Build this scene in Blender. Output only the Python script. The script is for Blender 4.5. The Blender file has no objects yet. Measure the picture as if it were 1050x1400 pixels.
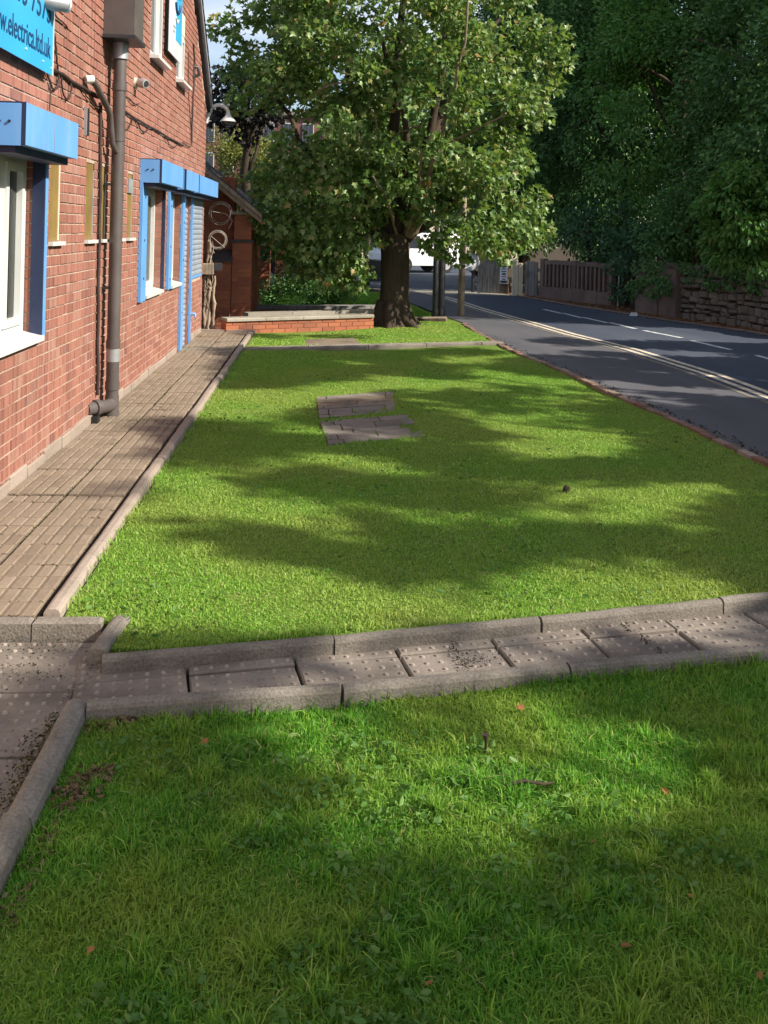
import bpy, bmesh, math, random
import numpy as np
from mathutils import Vector, Matrix
random.seed(7); RNG = np.random.default_rng(11)
SC = bpy.context.scene; COL = SC.collection
rad = math.radians

# ------------------------------------------------------------------ camera
H = 1.68; FPX = 1300.0; CX, CY = 525.0, 313.0
YAW = math.atan2(80, FPX); ROLL = rad(1.4)
Fv = Vector((math.sin(YAW), math.cos(YAW), 0)); R0 = Vector((math.cos(YAW), -math.sin(YAW), 0)); U0 = Vector((0, 0, 1))
Rv = R0*math.cos(ROLL) + U0*math.sin(ROLL); Uv = -R0*math.sin(ROLL) + U0*math.cos(ROLL)
cam_d = bpy.data.cameras.new("camera"); cam = bpy.data.objects.new("camera", cam_d); COL.objects.link(cam)
cam.matrix_world = Matrix(((Rv.x, Uv.x, -Fv.x, 0), (Rv.y, Uv.y, -Fv.y, 0), (Rv.z, Uv.z, -Fv.z, H), (0, 0, 0, 1)))
cam_d.sensor_fit = 'HORIZONTAL'; cam_d.sensor_width = 36; cam_d.lens = FPX/1050*36
cam_d.shift_y = -(700-CY)/1050; cam_d.clip_end = 2000; cam_d.clip_start = 0.05
SC.camera = cam

# ------------------------------------------------------------------ light
SUN_AZ, SUN_EL = rad(112), rad(35)          # azimuth clockwise from +Y
sdir = Vector((math.sin(SUN_AZ)*math.cos(SUN_EL), math.cos(SUN_AZ)*math.cos(SUN_EL), math.sin(SUN_EL)))
sun_d = bpy.data.lights.new("sun", 'SUN'); sun = bpy.data.objects.new("sun", sun_d); COL.objects.link(sun)
sun_d.energy = 5.0; sun_d.angle = rad(0.55); sun_d.color = (1, 0.93, 0.80)
sun.rotation_euler = (-sdir).to_track_quat('-Z', 'Y').to_euler(); sun.location = (20, -8, 20)
world = bpy.data.worlds.new("World"); SC.world = world; world.use_nodes = True
nt = world.node_tree; nt.nodes.clear()
wo = nt.nodes.new('ShaderNodeOutputWorld'); bg = nt.nodes.new('ShaderNodeBackground')
sky = nt.nodes.new('ShaderNodeTexSky'); sky.sky_type = 'NISHITA'; sky.sun_disc = False
sky.sun_elevation = SUN_EL; sky.sun_rotation = SUN_AZ
tc = nt.nodes.new('ShaderNodeTexCoord'); mp = nt.nodes.new('ShaderNodeMapping'); mp.inputs['Scale'].default_value = (1.5, 1.5, 4.5)
nz = nt.nodes.new('ShaderNodeTexNoise'); nz.inputs['Scale'].default_value = 1.7; nz.inputs['Detail'].default_value = 7
rp = nt.nodes.new('ShaderNodeValToRGB'); rp.color_ramp.elements[0].position = .44; rp.color_ramp.elements[1].position = .62
mx = nt.nodes.new('ShaderNodeMixRGB'); mx.inputs['Color2'].default_value = (7.2, 7.4, 8.0, 1)
sc_ = nt.nodes.new('ShaderNodeMath'); sc_.operation = 'MULTIPLY'; sc_.inputs[1].default_value = .55
nt.links.new(tc.outputs['Generated'], mp.inputs['Vector']); nt.links.new(mp.outputs[0], nz.inputs['Vector'])
nt.links.new(nz.outputs['Fac'], rp.inputs[0]); nt.links.new(rp.outputs[0], sc_.inputs[0]); nt.links.new(sc_.outputs[0], mx.inputs['Fac'])
nt.links.new(sky.outputs[0], mx.inputs['Color1']); nt.links.new(mx.outputs[0], bg.inputs[0]); nt.links.new(bg.outputs[0], wo.inputs[0])
bg.inputs['Strength'].default_value = 0.10
SC.view_settings.view_transform = 'Standard'; SC.view_settings.look = 'None'
SC.view_settings.exposure = 0.75; SC.view_settings.gamma = 1; SC.view_settings.use_curve_mapping = False

# ------------------------------------------------------------------ measuring the place
def ray(x, y): return Fv + Rv*((x-CX)/FPX) - Uv*((y-CY)/FPX)
CAM = Vector((0, 0, H))
def G(x, y, z=0.):
    d = ray(x, y); return CAM + d*((z-H)/d.z)
def W(x, y, X=-1.92):
    d = ray(x, y); return CAM + d*(X/d.x)

# ------------------------------------------------------------------ materials
MATS = {}
def new_mat(name):
    m = bpy.data.materials.new(name); m.use_nodes = True; m.node_tree.nodes.clear(); MATS[name] = m
    return m, m.node_tree
def N(t, kind, **kw):
    n = t.nodes.new(kind)
    for k, v in kw.items():
        if k in n.inputs: n.inputs[k].default_value = v
        else: setattr(n, k, v)
    return n
def ramp(t, fac, stops):
    r = t.nodes.new('ShaderNodeValToRGB'); e = r.color_ramp.elements
    while len(e) < len(stops): e.new(.5)
    for i, (p, c) in enumerate(stops):
        e[i].position = p; e[i].color = (*c, 1)
    t.links.new(fac, r.inputs[0]); return r.outputs[0]
def mixc(t, fac, a, b, mode='MIX'):
    m = t.nodes.new('ShaderNodeMixRGB'); m.blend_type = mode
    for i, v in ((0, fac), (1, a), (2, b)):
        if isinstance(v, bpy.types.NodeSocket): t.links.new(v, m.inputs[i])
        elif i == 0: m.inputs[0].default_value = v
        else: m.inputs[i].default_value = (*v, 1)
    return m.outputs[0]
def noise(t, scale, detail=4, stretch=None, rough=.55):
    c = t.nodes.new('ShaderNodeNewGeometry'); n = N(t, 'ShaderNodeTexNoise', Scale=scale, Detail=detail, Roughness=rough)
    if stretch:
        mpp = t.nodes.new('ShaderNodeMapping'); mpp.inputs['Scale'].default_value = stretch
        t.links.new(c.outputs['Position'], mpp.inputs[0]); t.links.new(mpp.outputs[0], n.inputs['Vector'])
    else: t.links.new(c.outputs['Position'], n.inputs['Vector'])
    return n.outputs['Fac']
def rnd(t):
    """random value per piece: mesh island and object together"""
    g = t.nodes.new('ShaderNodeNewGeometry'); o = t.nodes.new('ShaderNodeObjectInfo')
    a = N(t, 'ShaderNodeMath', operation='ADD'); f = N(t, 'ShaderNodeMath', operation='FRACT')
    t.links.new(g.outputs['Random Per Island'], a.inputs[0]); t.links.new(o.outputs['Random'], a.inputs[1])
    t.links.new(a.outputs[0], f.inputs[0]); return f.outputs[0]
def finish(t, col, rough=.8, bump=None, bstr=.3, bdist=.01, spec=.5, metal=0):
    p = t.nodes.new('ShaderNodeBsdfPrincipled'); o = t.nodes.new('ShaderNodeOutputMaterial')
    if isinstance(col, bpy.types.NodeSocket): t.links.new(col, p.inputs['Base Color'])
    else: p.inputs['Base Color'].default_value = (*col, 1)
    if isinstance(rough, bpy.types.NodeSocket): t.links.new(rough, p.inputs['Roughness'])
    else: p.inputs['Roughness'].default_value = rough
    p.inputs['Specular IOR Level'].default_value = spec; p.inputs['Metallic'].default_value = metal
    if bump is not None:
        b = N(t, 'ShaderNodeBump', Strength=bstr, Distance=bdist); t.links.new(bump, b.inputs['Height']); t.links.new(b.outputs[0], p.inputs['Normal'])
    t.links.new(p.outputs[0], o.inputs[0]); return p
def simple(name, col, rough=.6, var=.15, scale=6, spec=.4, metal=0, bump=.15, fine=60):
    m, t = new_mat(name)
    n1 = noise(t, scale, 5); dark = tuple(c*(1-var*1.6) for c in col); light = tuple(min(1, c*(1+var)) for c in col)
    c = ramp(t, n1, [(.3, dark), (.7, light)])
    finish(t, c, rough, noise(t, fine, 3), bump, .004, spec, metal); return m
def pieces(name, stops, rough=.9, grime=(.08, .07, .06), gscale=3, gamt=.35, fine=90, bump=.5, stripes=None, spec=.3, spk=.35):
    """masonry pieces: tone varies from piece to piece, with grain and grime"""
    m, t = new_mat(name)
    c = ramp(t, rnd(t), stops)
    if stripes:
        s = noise(t, 1, 3, stripes, .7); k = ramp(t, s, [(.36, (.55, .50, .50)), (.5, (1, 1, 1)), (.66, (1.25, 1.15, 1.0))])
        c = mixc(t, .75, c, k, 'MULTIPLY')
    g = noise(t, gscale, 6); gf = ramp(t, g, [(.48, (0, 0, 0)), (.75, (gamt,)*3)])
    c = mixc(t, gf, c, grime)
    f = noise(t, fine, 4); c = mixc(t, spk, c, ramp(t, f, [(.3, (.6, .6, .6)), (.7, (1.15, 1.15, 1.15))]), 'MULTIPLY')
    finish(t, c, rough, f, bump, .004, spec); return m
def leafmat(name, stops, trans=.3, rough=.42, spec=.4, tcol=(.15, .34, .025), patch=None):
    m, t = new_mat(name)
    c = ramp(t, rnd(t), stops)
    if patch:
        c = mixc(t, ramp(t, noise(t, patch[0], 3), [(.42, (0, 0, 0)), (.62, (1, 1, 1))]), c, mixc(t, .6, c, patch[1]))
    p = t.nodes.new('ShaderNodeBsdfPrincipled'); p.inputs['Roughness'].default_value = rough; p.inputs['Specular IOR Level'].default_value = spec
    tr = t.nodes.new('ShaderNodeBsdfTranslucent'); ms = t.nodes.new('ShaderNodeMixShader'); o = t.nodes.new('ShaderNodeOutputMaterial')
    ms.inputs[0].default_value = trans
    t.links.new(c, p.inputs['Base Color']); t.links.new(mixc(t, .5, c, tcol), tr.inputs[0])
    t.links.new(p.outputs[0], ms.inputs[1]); t.links.new(tr.outputs[0], ms.inputs[2]); t.links.new(ms.outputs[0], o.inputs[0]); return m

BR = pieces("brick_red", [(0, (.255, .112, .084)), (.25, (.295, .131, .098)), (.5, (.335, .152, .116)), (.75, (.29, .122, .094)), (.9, (.35, .187, .146)), (1, (.215, .10, .082))],
            .9, (.30, .17, .12), 1.3, .3, 70, .5, (1, 22, .6))
EDGEB = pieces("edging_brick", [(0, (.20, .13, .10)), (.5, (.29, .20, .155)), (.8, (.24, .12, .085)), (1, (.38, .30, .25))], .95, (.08, .06, .045), 4, .7, 50, .9)
BR2 = pieces("brick_orange", [(0, (.331, .108, .058)), (.5, (.418, .144, .072)), (1, (.288, .094, .058))], .9, (.15, .08, .06), 2, .4, 70, .5)
MORTAR = simple("mortar", (.43, .33, .265), .95, .18, 9)
SLAB = pieces("slab_tan", [(0, (.185, .142, .103)), (.5, (.237, .181, .129)), (1, (.206, .155, .112))], .92, (.085, .07, .05), 2.2, .85, 55, .8)
SLABW = pieces("slab_worn_pads", [(0, (.215, .163, .120)), (.5, (.275, .215, .159)), (1, (.241, .185, .133))], .92, (.15, .12, .09), 4, .6, 55, .4)
SLABG = pieces("slab_grey_pink", [(0, (.185, .155, .132)), (.5, (.24, .205, .175)), (1, (.21, .178, .15))], .92, (.08, .065, .055), 3.2, .7, 60, .7)
SLABGW = pieces("slab_grey_worn_dots", [(0, (.27, .22, .195)), (1, (.36, .30, .265))], .92, (.13, .11, .09), 9, .8, 60, .4)
KERB = pieces("kerb_concrete", [(0, (.195, .170, .145)), (.5, (.25, .22, .188)), (1, (.22, .192, .162))], .95, (.10, .085, .07), 5, .7, 95, 1.0, spk=.9)
EDGE = pieces("edging_stone", [(0, (.289, .230, .187)), (.5, (.357, .289, .242)), (1, (.315, .251, .208))], .95, (.2, .17, .13), 4, .6, 45, .8)
COPE = pieces("coping_stone", [(0, (.27, .245, .20)), (1, (.36, .325, .27))], .95, (.16, .14, .1), 3, .6, 45, .7)
STONE = pieces("rubble_stone", [(0, (.145, .111, .098)), (.3, (.196, .153, .132)), (.6, (.162, .128, .115)), (.85, (.238, .196, .166)), (1, (.119, .089, .081))], .95, (.055, .06, .04), 4, .7, 30, 1.2)
CONC = pieces("fence_concrete", [(0, (.17, .115, .10)), (1, (.23, .16, .14))], .95, (.08, .07, .06), 3, .7, 40, .8)
REDSLAT = simple("red_brown_slat", (.20, .065, .055), .8, .3, 8)
SOIL = simple("soil", (.07, .05, .032), 1, .4, 20, .1, 0, .8, 120)
m, t = new_mat("blue_paint"); c = ramp(t, noise(t, 2.2, 4), [(.3, (.11, .30, .64)), (.7, (.14, .35, .70))])
c = mixc(t, ramp(t, noise(t, 1, 5, (9, 9, .9), .7), [(.52, (0, 0, 0)), (.74, (.5, .5, .5))]), c, (.27, .39, .54)); c = mixc(t, ramp(t, noise(t, 5, 6), [(.6, (0, 0, 0)), (.78, (.4, .4, .4))]), c, (.16, .22, .30))
finish(t, c, .42, noise(t, 40, 3), .06, .003, .45); BLUE = m
NAVY = simple("navy_shutter_inside", (.02, .03, .075), .5, .15, 5)
SIGNB = simple("sign_cyan", (.043, .357, .637), .35, .06, 1.5, .5, 0, .02)
LETTER = simple("letter_navy", (.01, .05, .14), .5, .05)
UPVC = simple("white_upvc", (.62, .62, .60), .3, .04, 4, .5, 0, .03)
CREAM = simple("cream_panel", (.72, .62, .48), .5, .06, 4)
BOARD = simple("bronze_board", (.21, .14, .045), .55, .18, 3)
PIPE = simple("brown_grey_pipe", (.094, .079, .075), .42, .15, 4, .5)
METAL = simple("dark_metal", (.045, .045, .05), .45, .2, 5, .5, .3)
GALV = simple("galvanised", (.42, .43, .45), .45, .15, 6, .5, .5)
SLAT = simple("shutter_slat", (.33, .38, .46), .4, .1, 4, .5, .2, .05)
BLACK = simple("black_plastic", (.02, .019, .02), .5, .2)
CABLE = simple("brown_cable", (.05, .03, .026), .6, .2)
CABLEW = simple("pale_cable", (.27, .23, .19), .6, .1)
BARK = pieces("bark", [(0, (.055, .04, .029)), (1, (.068, .05, .035))], .95, (.04, .035, .022), 6, .6, 24, 2.0, (14, 14, 2.2))
BARKP = pieces("bark_pale", [(0, (.20, .15, .11)), (1, (.25, .19, .14))], .95, (.09, .07, .05), 6, .6, 30, 1.5, (14, 14, 3))
WOODG = pieces("weathered_wood", [(0, (.288, .232, .176)), (1, (.352, .288, .224))], .9, (.12, .09, .07), 5, .7, 40, 1.0, (26, 26, 3))
FENCEW = pieces("fence_boards", [(0, (.20, .19, .19)), (.5, (.26, .25, .24)), (1, (.17, .16, .16))], .9, (.09, .08, .07), 5, .6, 30, .8, (22, 22, 2))
GATEW = pieces("gate_boards", [(0, (.20, .13, .085)), (1, (.25, .165, .11))], .9, (.09, .06, .04), 5, .6, 30, .8, (22, 22, 2))
SLATE = pieces("roof_slate", [(0, (.05, .043, .043)), (.5, (.07, .06, .058)), (1, (.09, .075, .068))], .75, (.07, .075, .05), 3, .5, 40, .6)
RUST = simple("purple_brick_far", (.17, .075, .065), .9, .15, 1.5)
DARKGL = simple("far_glass", (.03, .035, .045), .12, .2, 2, .6, 0, 0)
CARW = simple("white_car_paint", (.75, .76, .78), .25, .03, 3, .6, 0, 0)
CARD = simple("dark_car_paint", (.02, .025, .035), .2, .1, 3, .6, 0, 0)
CARB = simple("blue_grey_car_paint", (.10, .15, .23), .22, .1, 3, .6, 0, 0)
TYRE = simple("tyre_rubber", (.018, .018, .018), .8, .1)
PAPER = simple("white_litter", (.78, .78, .80), .6, .05)
YELLOW = simple("worn_yellow_paint", (.66, .56, .43), .8, .3, 14)
WHITEP = simple("worn_white_paint", (.55, .56, .56), .8, .3, 14)
REDP = simple("sign_red", (.5, .03, .03), .4, .05)
m, t = new_mat("asphalt_road")
c = mixc(t, .5, mixc(t, ramp(t, noise(t, .55, 6, (1, .3, 1)), [(.45, (0, 0, 0)), (.62, (.8, .8, .8))]), ramp(t, noise(t, .8, 5), [(.3, (.042, .054, .086)), (.7, (.068, .084, .128))]), (.11, .125, .16)), ramp(t, noise(t, 220, 3), [(.3, (.02, .024, .032)), (.7, (.075, .088, .115))]))
finish(t, c, .82, noise(t, 220, 3), .6, .004, .35); ROAD = m
m, t = new_mat("asphalt_footpath")
c = mixc(t, .5, ramp(t, noise(t, 1.1, 6, (1, .35, 1)), [(.3, (.06, .06, .074)), (.7, (.14, .135, .148))]), ramp(t, noise(t, 180, 3), [(.3, (.04, .04, .047)), (.7, (.15, .145, .16))]))
finish(t, c, .9, noise(t, 180, 3), .7, .004, .3); FOOT = m
m, t = new_mat("lawn_soil")
c = ramp(t, noise(t, 3, 6), [(.3, (.10, .15, .03)), (.55, (.15, .23, .04)), (.75, (.22, .22, .08))])
finish(t, c, 1, noise(t, 60, 5), 1, .02, .1); LAWN = m
m, t = new_mat("clear_glass")
gl = N(t, 'ShaderNodeBsdfGlossy', Roughness=.03); tr = N(t, 'ShaderNodeBsdfTransparent'); ms = t.nodes.new('ShaderNodeMixShader'); fr = N(t, 'ShaderNodeFresnel', IOR=1.5)
tr.inputs[0].default_value = (.62, .66, .66, 1)
o = t.nodes.new('ShaderNodeOutputMaterial'); t.links.new(fr.outputs[0], ms.inputs[0]); t.links.new(tr.outputs[0], ms.inputs[1]); t.links.new(gl.outputs[0], ms.inputs[2]); t.links.new(ms.outputs[0], o.inputs[0]); GLASS = m
INSIDE = simple("dark_interior", (.05, .05, .055), .9, .2)
NET = simple("net_curtain", (.50, .50, .50), .9, .25, 40)
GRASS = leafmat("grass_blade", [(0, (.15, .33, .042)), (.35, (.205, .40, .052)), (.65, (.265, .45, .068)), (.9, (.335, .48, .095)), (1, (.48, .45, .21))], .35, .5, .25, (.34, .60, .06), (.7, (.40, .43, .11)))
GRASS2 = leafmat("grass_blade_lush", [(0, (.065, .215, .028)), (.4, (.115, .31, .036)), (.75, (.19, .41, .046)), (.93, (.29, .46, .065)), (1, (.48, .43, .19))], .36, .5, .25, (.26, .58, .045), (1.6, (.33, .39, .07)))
THATCH = leafmat("dry_thatch", [(0, (.10, .07, .04)), (.6, (.19, .13, .08)), (1, (.26, .19, .12))], .15, .8, .1, (.2, .12, .05))
WEED = leafmat("weed_leaf", [(0, (.06, .15, .025)), (.6, (.09, .20, .035)), (1, (.14, .24, .06))], .3, .5, .3)
DRY = leafmat("dry_leaf", [(0, (.28, .12, .05)), (.5, (.40, .18, .07)), (1, (.18, .09, .05))], .25, .6, .2, (.4, .15, .03))
DEBRIS = simple("dark_debris", (.055, .042, .028), 1, .4, 40)
MOSS = simple("moss", (.09, .085, .02), 1, .3, 40)
LEAF_MAIN = leafmat("sycamore_leaf", [(0, (.045, .11, .026)), (.3, (.095, .19, .045)), (.6, (.17, .29, .075)), (.85, (.29, .39, .15)), (.98, (.33, .32, .12)), (1, (.36, .17, .05))], .40, .42, .45, (.26, .36, .03))  # stop contrast carries leaf highlights and shading as well as leaf tone
LEAF_MID = leafmat("shrub_leaf", [(0, (.072, .195, .039)), (.5, (.117, .273, .055)), (.9, (.143, .273, .058)), (1, (.221, .260, .078))], .3, .42, .4)
LEAF_DARK = leafmat("dark_leaf", [(0, (.058, .150, .047)), (.5, (.098, .221, .062)), (1, (.156, .299, .078))], .25, .45, .35, (.08, .16, .03))
LEAF_BLUE = leafmat("conifer_leaf", [(0, (.044, .120, .065)), (.5, (.073, .169, .081)), (1, (.117, .221, .091))], .2, .5, .3, (.05, .12, .04))
LEAF_PURP = leafmat("purple_leaf", [(0, (.016, .018, .016)), (.6, (.026, .024, .024)), (1, (.04, .04, .028))], .12, .5, .3, (.05, .02, .03))
LEAF_YEL = leafmat("yellow_green_leaf", [(0, (.13, .17, .03)), (.6, (.20, .23, .05)), (1, (.27, .27, .08))], .3, .5, .3, (.35, .36, .06))

# ------------------------------------------------------------------ object helpers
ORG = {}
def tag(o, label=None, cat=None, group=None, kind=None):
    if label: o['label'] = label
    if cat: o['category'] = cat
    if group: o['group'] = group
    if kind: o['kind'] = kind
    return o
def empty(name, loc, label, cat, group=None, kind=None):
    o = bpy.data.objects.new(name, None); COL.objects.link(o); o.location = loc; ORG[o] = Vector(loc); o.empty_display_size = .1
    return tag(o, label, cat, group, kind)
def link(name, me, parent=None, at=None, rot=None):
    """link a mesh; 'at' is a world position"""
    o = bpy.data.objects.new(name, me); COL.objects.link(o)
    po = ORG.get(parent, Vector((0, 0, 0))) if parent else Vector((0, 0, 0))
    w = Vector(at) if at is not None else Vector((0, 0, 0))
    if parent: o.parent = parent
    o.location = w - po; ORG[o] = w
    if rot: o.rotation_euler = rot
    return o
class MB:
    def __init__(s): s.v = []; s.f = []; s.m = []; s.sm = []
    def add(s, vs, fs, mi=0, smooth=False):
        b = len(s.v); s.v += [tuple(p) for p in vs]
        for f in fs: s.f.append(tuple(b+i for i in f)); s.m.append(mi); s.sm.append(smooth)
        return s
    def box(s, a, b, mi=0, skip=()):
        x0, y0, z0 = a; x1, y1, z1 = b
        vs = [(x0,y0,z0),(x1,y0,z0),(x1,y1,z0),(x0,y1,z0),(x0,y0,z1),(x1,y0,z1),(x1,y1,z1),(x0,y1,z1)]
        fs = {'b':(3,2,1,0),'t':(4,5,6,7),'f':(0,1,5,4),'k':(2,3,7,6),'l':(3,0,4,7),'r':(1,2,6,5)}
        return s.add(vs, [f for k, f in fs.items() if k not in skip], mi)
    def bbox(s, a, b, bev=.01, mi=0):
        """box with bevelled top edges"""
        x0, y0, z0 = a; x1, y1, z1 = b; e = bev
        vs = [(x0,y0,z0),(x1,y0,z0),(x1,y1,z0),(x0,y1,z0),(x0,y0,z1-e),(x1,y0,z1-e),(x1,y1,z1-e),(x0,y1,z1-e),
              (x0+e,y0+e,z1),(x1-e,y0+e,z1),(x1-e,y1-e,z1),(x0+e,y1-e,z1)]
        return s.add(vs, [(3,2,1,0),(0,1,5,4),(1,2,6,5),(2,3,7,6),(3,0,4,7),(4,5,9,8),(5,6,10,9),(6,7,11,10),(7,4,8,11),(8,9,10,11)], mi)
    def obox(s, c, ax, ay, az, hx, hy, hz, mi=0):
        c = Vector(c); ax, ay, az = [Vector(q).normalized() for q in (ax, ay, az)]
        vs = [c+ax*(hx*i)+ay*(hy*j)+az*(hz*k) for k in (-1, 1) for j in (-1, 1) for i in (-1, 1)]
        return s.add(vs, [(0,2,3,1),(4,5,7,6),(0,1,5,4),(2,6,7,3),(0,4,6,2),(1,3,7,5)], mi)
    def prism(s, poly, z0, z1, mi=0):
        n = len(poly); vs = [(p[0], p[1], z0) for p in poly]+[(p[0], p[1], z1) for p in poly]
        return s.add(vs, [tuple(range(n))[::-1], tuple(range(n, 2*n))]+[(i, (i+1) % n, n+(i+1) % n, n+i) for i in range(n)], mi)
    def tube(s, pts, r, n=8, mi=0, cap=True):
        pts = [Vector(p) for p in pts]; rs = r if isinstance(r, (list, tuple)) else [r]*len(pts); rings = []; up = None
        for i, p in enumerate(pts):
            d = (pts[min(i+1, len(pts)-1)]-pts[max(i-1, 0)])
            d = d.normalized() if d.length > 1e-9 else Vector((0, 0, 1))
            if up is None: up = d.orthogonal().normalized()
            else:
                up = up-d*up.dot(d); up = up.normalized() if up.length > 1e-6 else d.orthogonal().normalized()
            q = d.cross(up); rings.append([p+(up*math.cos(2*math.pi*k/n)+q*math.sin(2*math.pi*k/n))*rs[i] for k in range(n)])
        vs = [v for R_ in rings for v in R_]
        fs = [(i*n+k, i*n+(k+1) % n, (i+1)*n+(k+1) % n, (i+1)*n+k) for i in range(len(pts)-1) for k in range(n)]
        s.add(vs, fs, mi, True)
        if cap:
            s.add(rings[0], [tuple(range(n))[::-1]], mi); s.add(rings[-1], [tuple(range(n))], mi)
        return s
    def sweep(s, path, prof, mi=0):
        """profile [(side, z)] along a plan path of (x, y, z) points"""
        path = [Vector(p) for p in path]; n = len(prof); vs = []
        for i, p in enumerate(path):
            d = path[min(i+1, len(path)-1)]-path[max(i-1, 0)]; d.z = 0; d.normalize(); sd = Vector((d.y, -d.x, 0))
            vs += [p+sd*a+Vector((0, 0, b)) for a, b in prof]
        fs = [(i*n+k, (i+1)*n+k, (i+1)*n+(k+1) % n, i*n+(k+1) % n) for i in range(len(path)-1) for k in range(n)]
        fs += [tuple(range(n)), tuple(range((len(path)-1)*n, len(path)*n))[::-1]]
        return s.add(vs, fs, mi)
    def mesh(s, name, mats, org=(0, 0, 0)):
        me = bpy.data.meshes.new(name); ox, oy, oz = org
        me.from_pydata([(x-ox, y-oy, z-oz) for x, y, z in s.v], [], s.f)
        for mm in (mats if isinstance(mats, (list, tuple)) else [mats]): me.materials.append(mm)
        me.polygons.foreach_set('material_index', s.m); me.polygons.foreach_set('use_smooth', s.sm)
        bm = bmesh.new(); bm.from_mesh(me); bmesh.ops.recalc_face_normals(bm, faces=bm.faces); bm.to_mesh(me); bm.free()
        return me
    def build(s, name, mats, parent=None, recenter=True):
        if parent is None and recenter:
            a = np.array(s.v); org = Vector((float(a[:, 0].mean()), float(a[:, 1].mean()), float(a[:, 2].min())))
        else: org = ORG.get(parent, Vector((0, 0, 0)))
        return link(name, s.mesh(name, mats, org), parent, org)
def npmesh(name, V, T, mat, org=(0, 0, 0)):
    me = bpy.data.meshes.new(name); V = np.asarray(V, np.float32)-np.array(org, np.float32); T = np.asarray(T, np.int32)
    me.vertices.add(len(V)); me.vertices.foreach_set('co', V.ravel()); me.loops.add(T.size); me.loops.foreach_set('vertex_index', T.ravel())
    me.polygons.add(len(T)); me.polygons.foreach_set('loop_start', np.arange(0, T.size, 3, dtype=np.int32)); me.polygons.foreach_set('loop_total', np.full(len(T), 3, np.int32))
    me.update(calc_edges=True); me.materials.append(mat); return me
def struct(name, mb, mat, parent=None): return tag(mb.build(name, mat, parent), kind='structure' if parent is None else None)

# ================================================================== GROUND AND ROADS
XW = -1.92
g = MB().add([(-120, -60, -.22), (140, -60, -.22), (140, 260, -.22), (-120, 260, -.22)], [(0, 1, 2, 3)]); struct('ground', g, SOIL)
ZR = -.045
EDGE_PTS = [Vector(p) for p in [(4.3, -6, 0), (4.0, 0, 0), (3.72, 4, 0), (3.5, 6.3, 0), (3.42, 7.1, 0), (3.35, 8.2, 0), (3.2, 9.6, 0), (3.06, 11.2, 0), (2.74, 13.8, 0), (2.66, 15.5, 0), (2.6, 17.4, 0), (2.3, 19.5, 0), (1.9, 23, 0), (1.2, 28, 0)]]
YEL_PTS = [Vector(p) for p in [(5.2, -6, 0), (4.95, 0, 0), (4.78, 5, 0), (4.72, 8, 0), (4.68, 10, 0), (4.66, 11.6, 0), (4.42, 14, 0), (4.0, 16, 0), (3.68, 18.2, 0), (3.25, 21, 0), (2.95, 24, 0), (2.5, 26.5, 0), (1.6, 29.5, 0), (0, 32, 0), (-3, 34, 0)]]
FAR_PTS = [Vector(p) for p in [(10.2, -6, 0), (9.6, 4, 0), (9.0, 10, 0), (8.35, 15, 0), (8.1, 17, 0), (7.45, 18.4, 0), (6.9, 20.2, 0), (6.25, 22.2, 0), (5.7, 24.6, 0), (5.3, 26, 0), (4.9, 27.2, 0), (5.2, 30, 0), (6.2, 34, 0), (7.2, 45, 0), (7.5, 60, 0)]]
def off(pts, d):
    out = []
    for i, p in enumerate(pts):
        a = pts[min(i+1, len(pts)-1)]-pts[max(i-1, 0)]; a.z = 0; a.normalize(); out.append(p+Vector((a.y, -a.x, 0))*d)
    return out
def strip(mb, A, B, z, mi=0):
    n = min(len(A), len(B)); vs = [(p.x, p.y, z) for p in A[:n]]+[(p.x, p.y, z) for p in B[:n]]
    return mb.add(vs, [(i, i+1, n+i+1, n+i) for i in range(n-1)], mi)
rd = MB(); strip(rd, YEL_PTS[:12], FAR_PTS[:12], ZR); k_ = len(rd.v)
rd.add([(YEL_PTS[11].x, YEL_PTS[11].y, ZR), (FAR_PTS[11].x, FAR_PTS[11].y, ZR), (9, 70, ZR), (-40, 70, ZR), (-40, 35, ZR), (-3, 34, ZR), (0, 32, ZR), (1.6, 29.5, ZR)], [(0, 1, 2, 3, 4, 5, 6, 7)]); struct('road', rd, ROAD)
mk = MB(); strip(mk, off(YEL_PTS, .10), off(YEL_PTS, .19), ZR+.004); tag(mk.build('double_yellow_line', YELLOW, recenter=False), kind='structure')
mk = MB(); strip(mk, off(YEL_PTS, .27), off(YEL_PTS, .36), ZR+.004); tag(mk.build('double_yellow_line', YELLOW, recenter=False), kind='structure')
dash_px = [((1034, 486), (1085, 500)), ((946, 466), (993, 477)), ((880, 452), (921, 460)), ((833, 441), (862, 448)), ((797, 434), (819, 439)), ((768, 428), (784, 432)), ((743, 423), (756, 426))]
for a, b in dash_px:
    A, B = G(*a, ZR), G(*b, ZR); d = (A-B); d.z = 0; d.normalize(); sd = Vector((d.y, -d.x, 0))*.05
    B = A-d*1.15
    mk = MB().add([A-sd, A+sd, B+sd, B-sd], [(0, 1, 2, 3)]); mk.v = [(x, y, ZR+.004) for x, y, z in mk.v]
    tag(mk.build('lane_dash', WHITEP, recenter=False), kind='structure')
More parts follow.
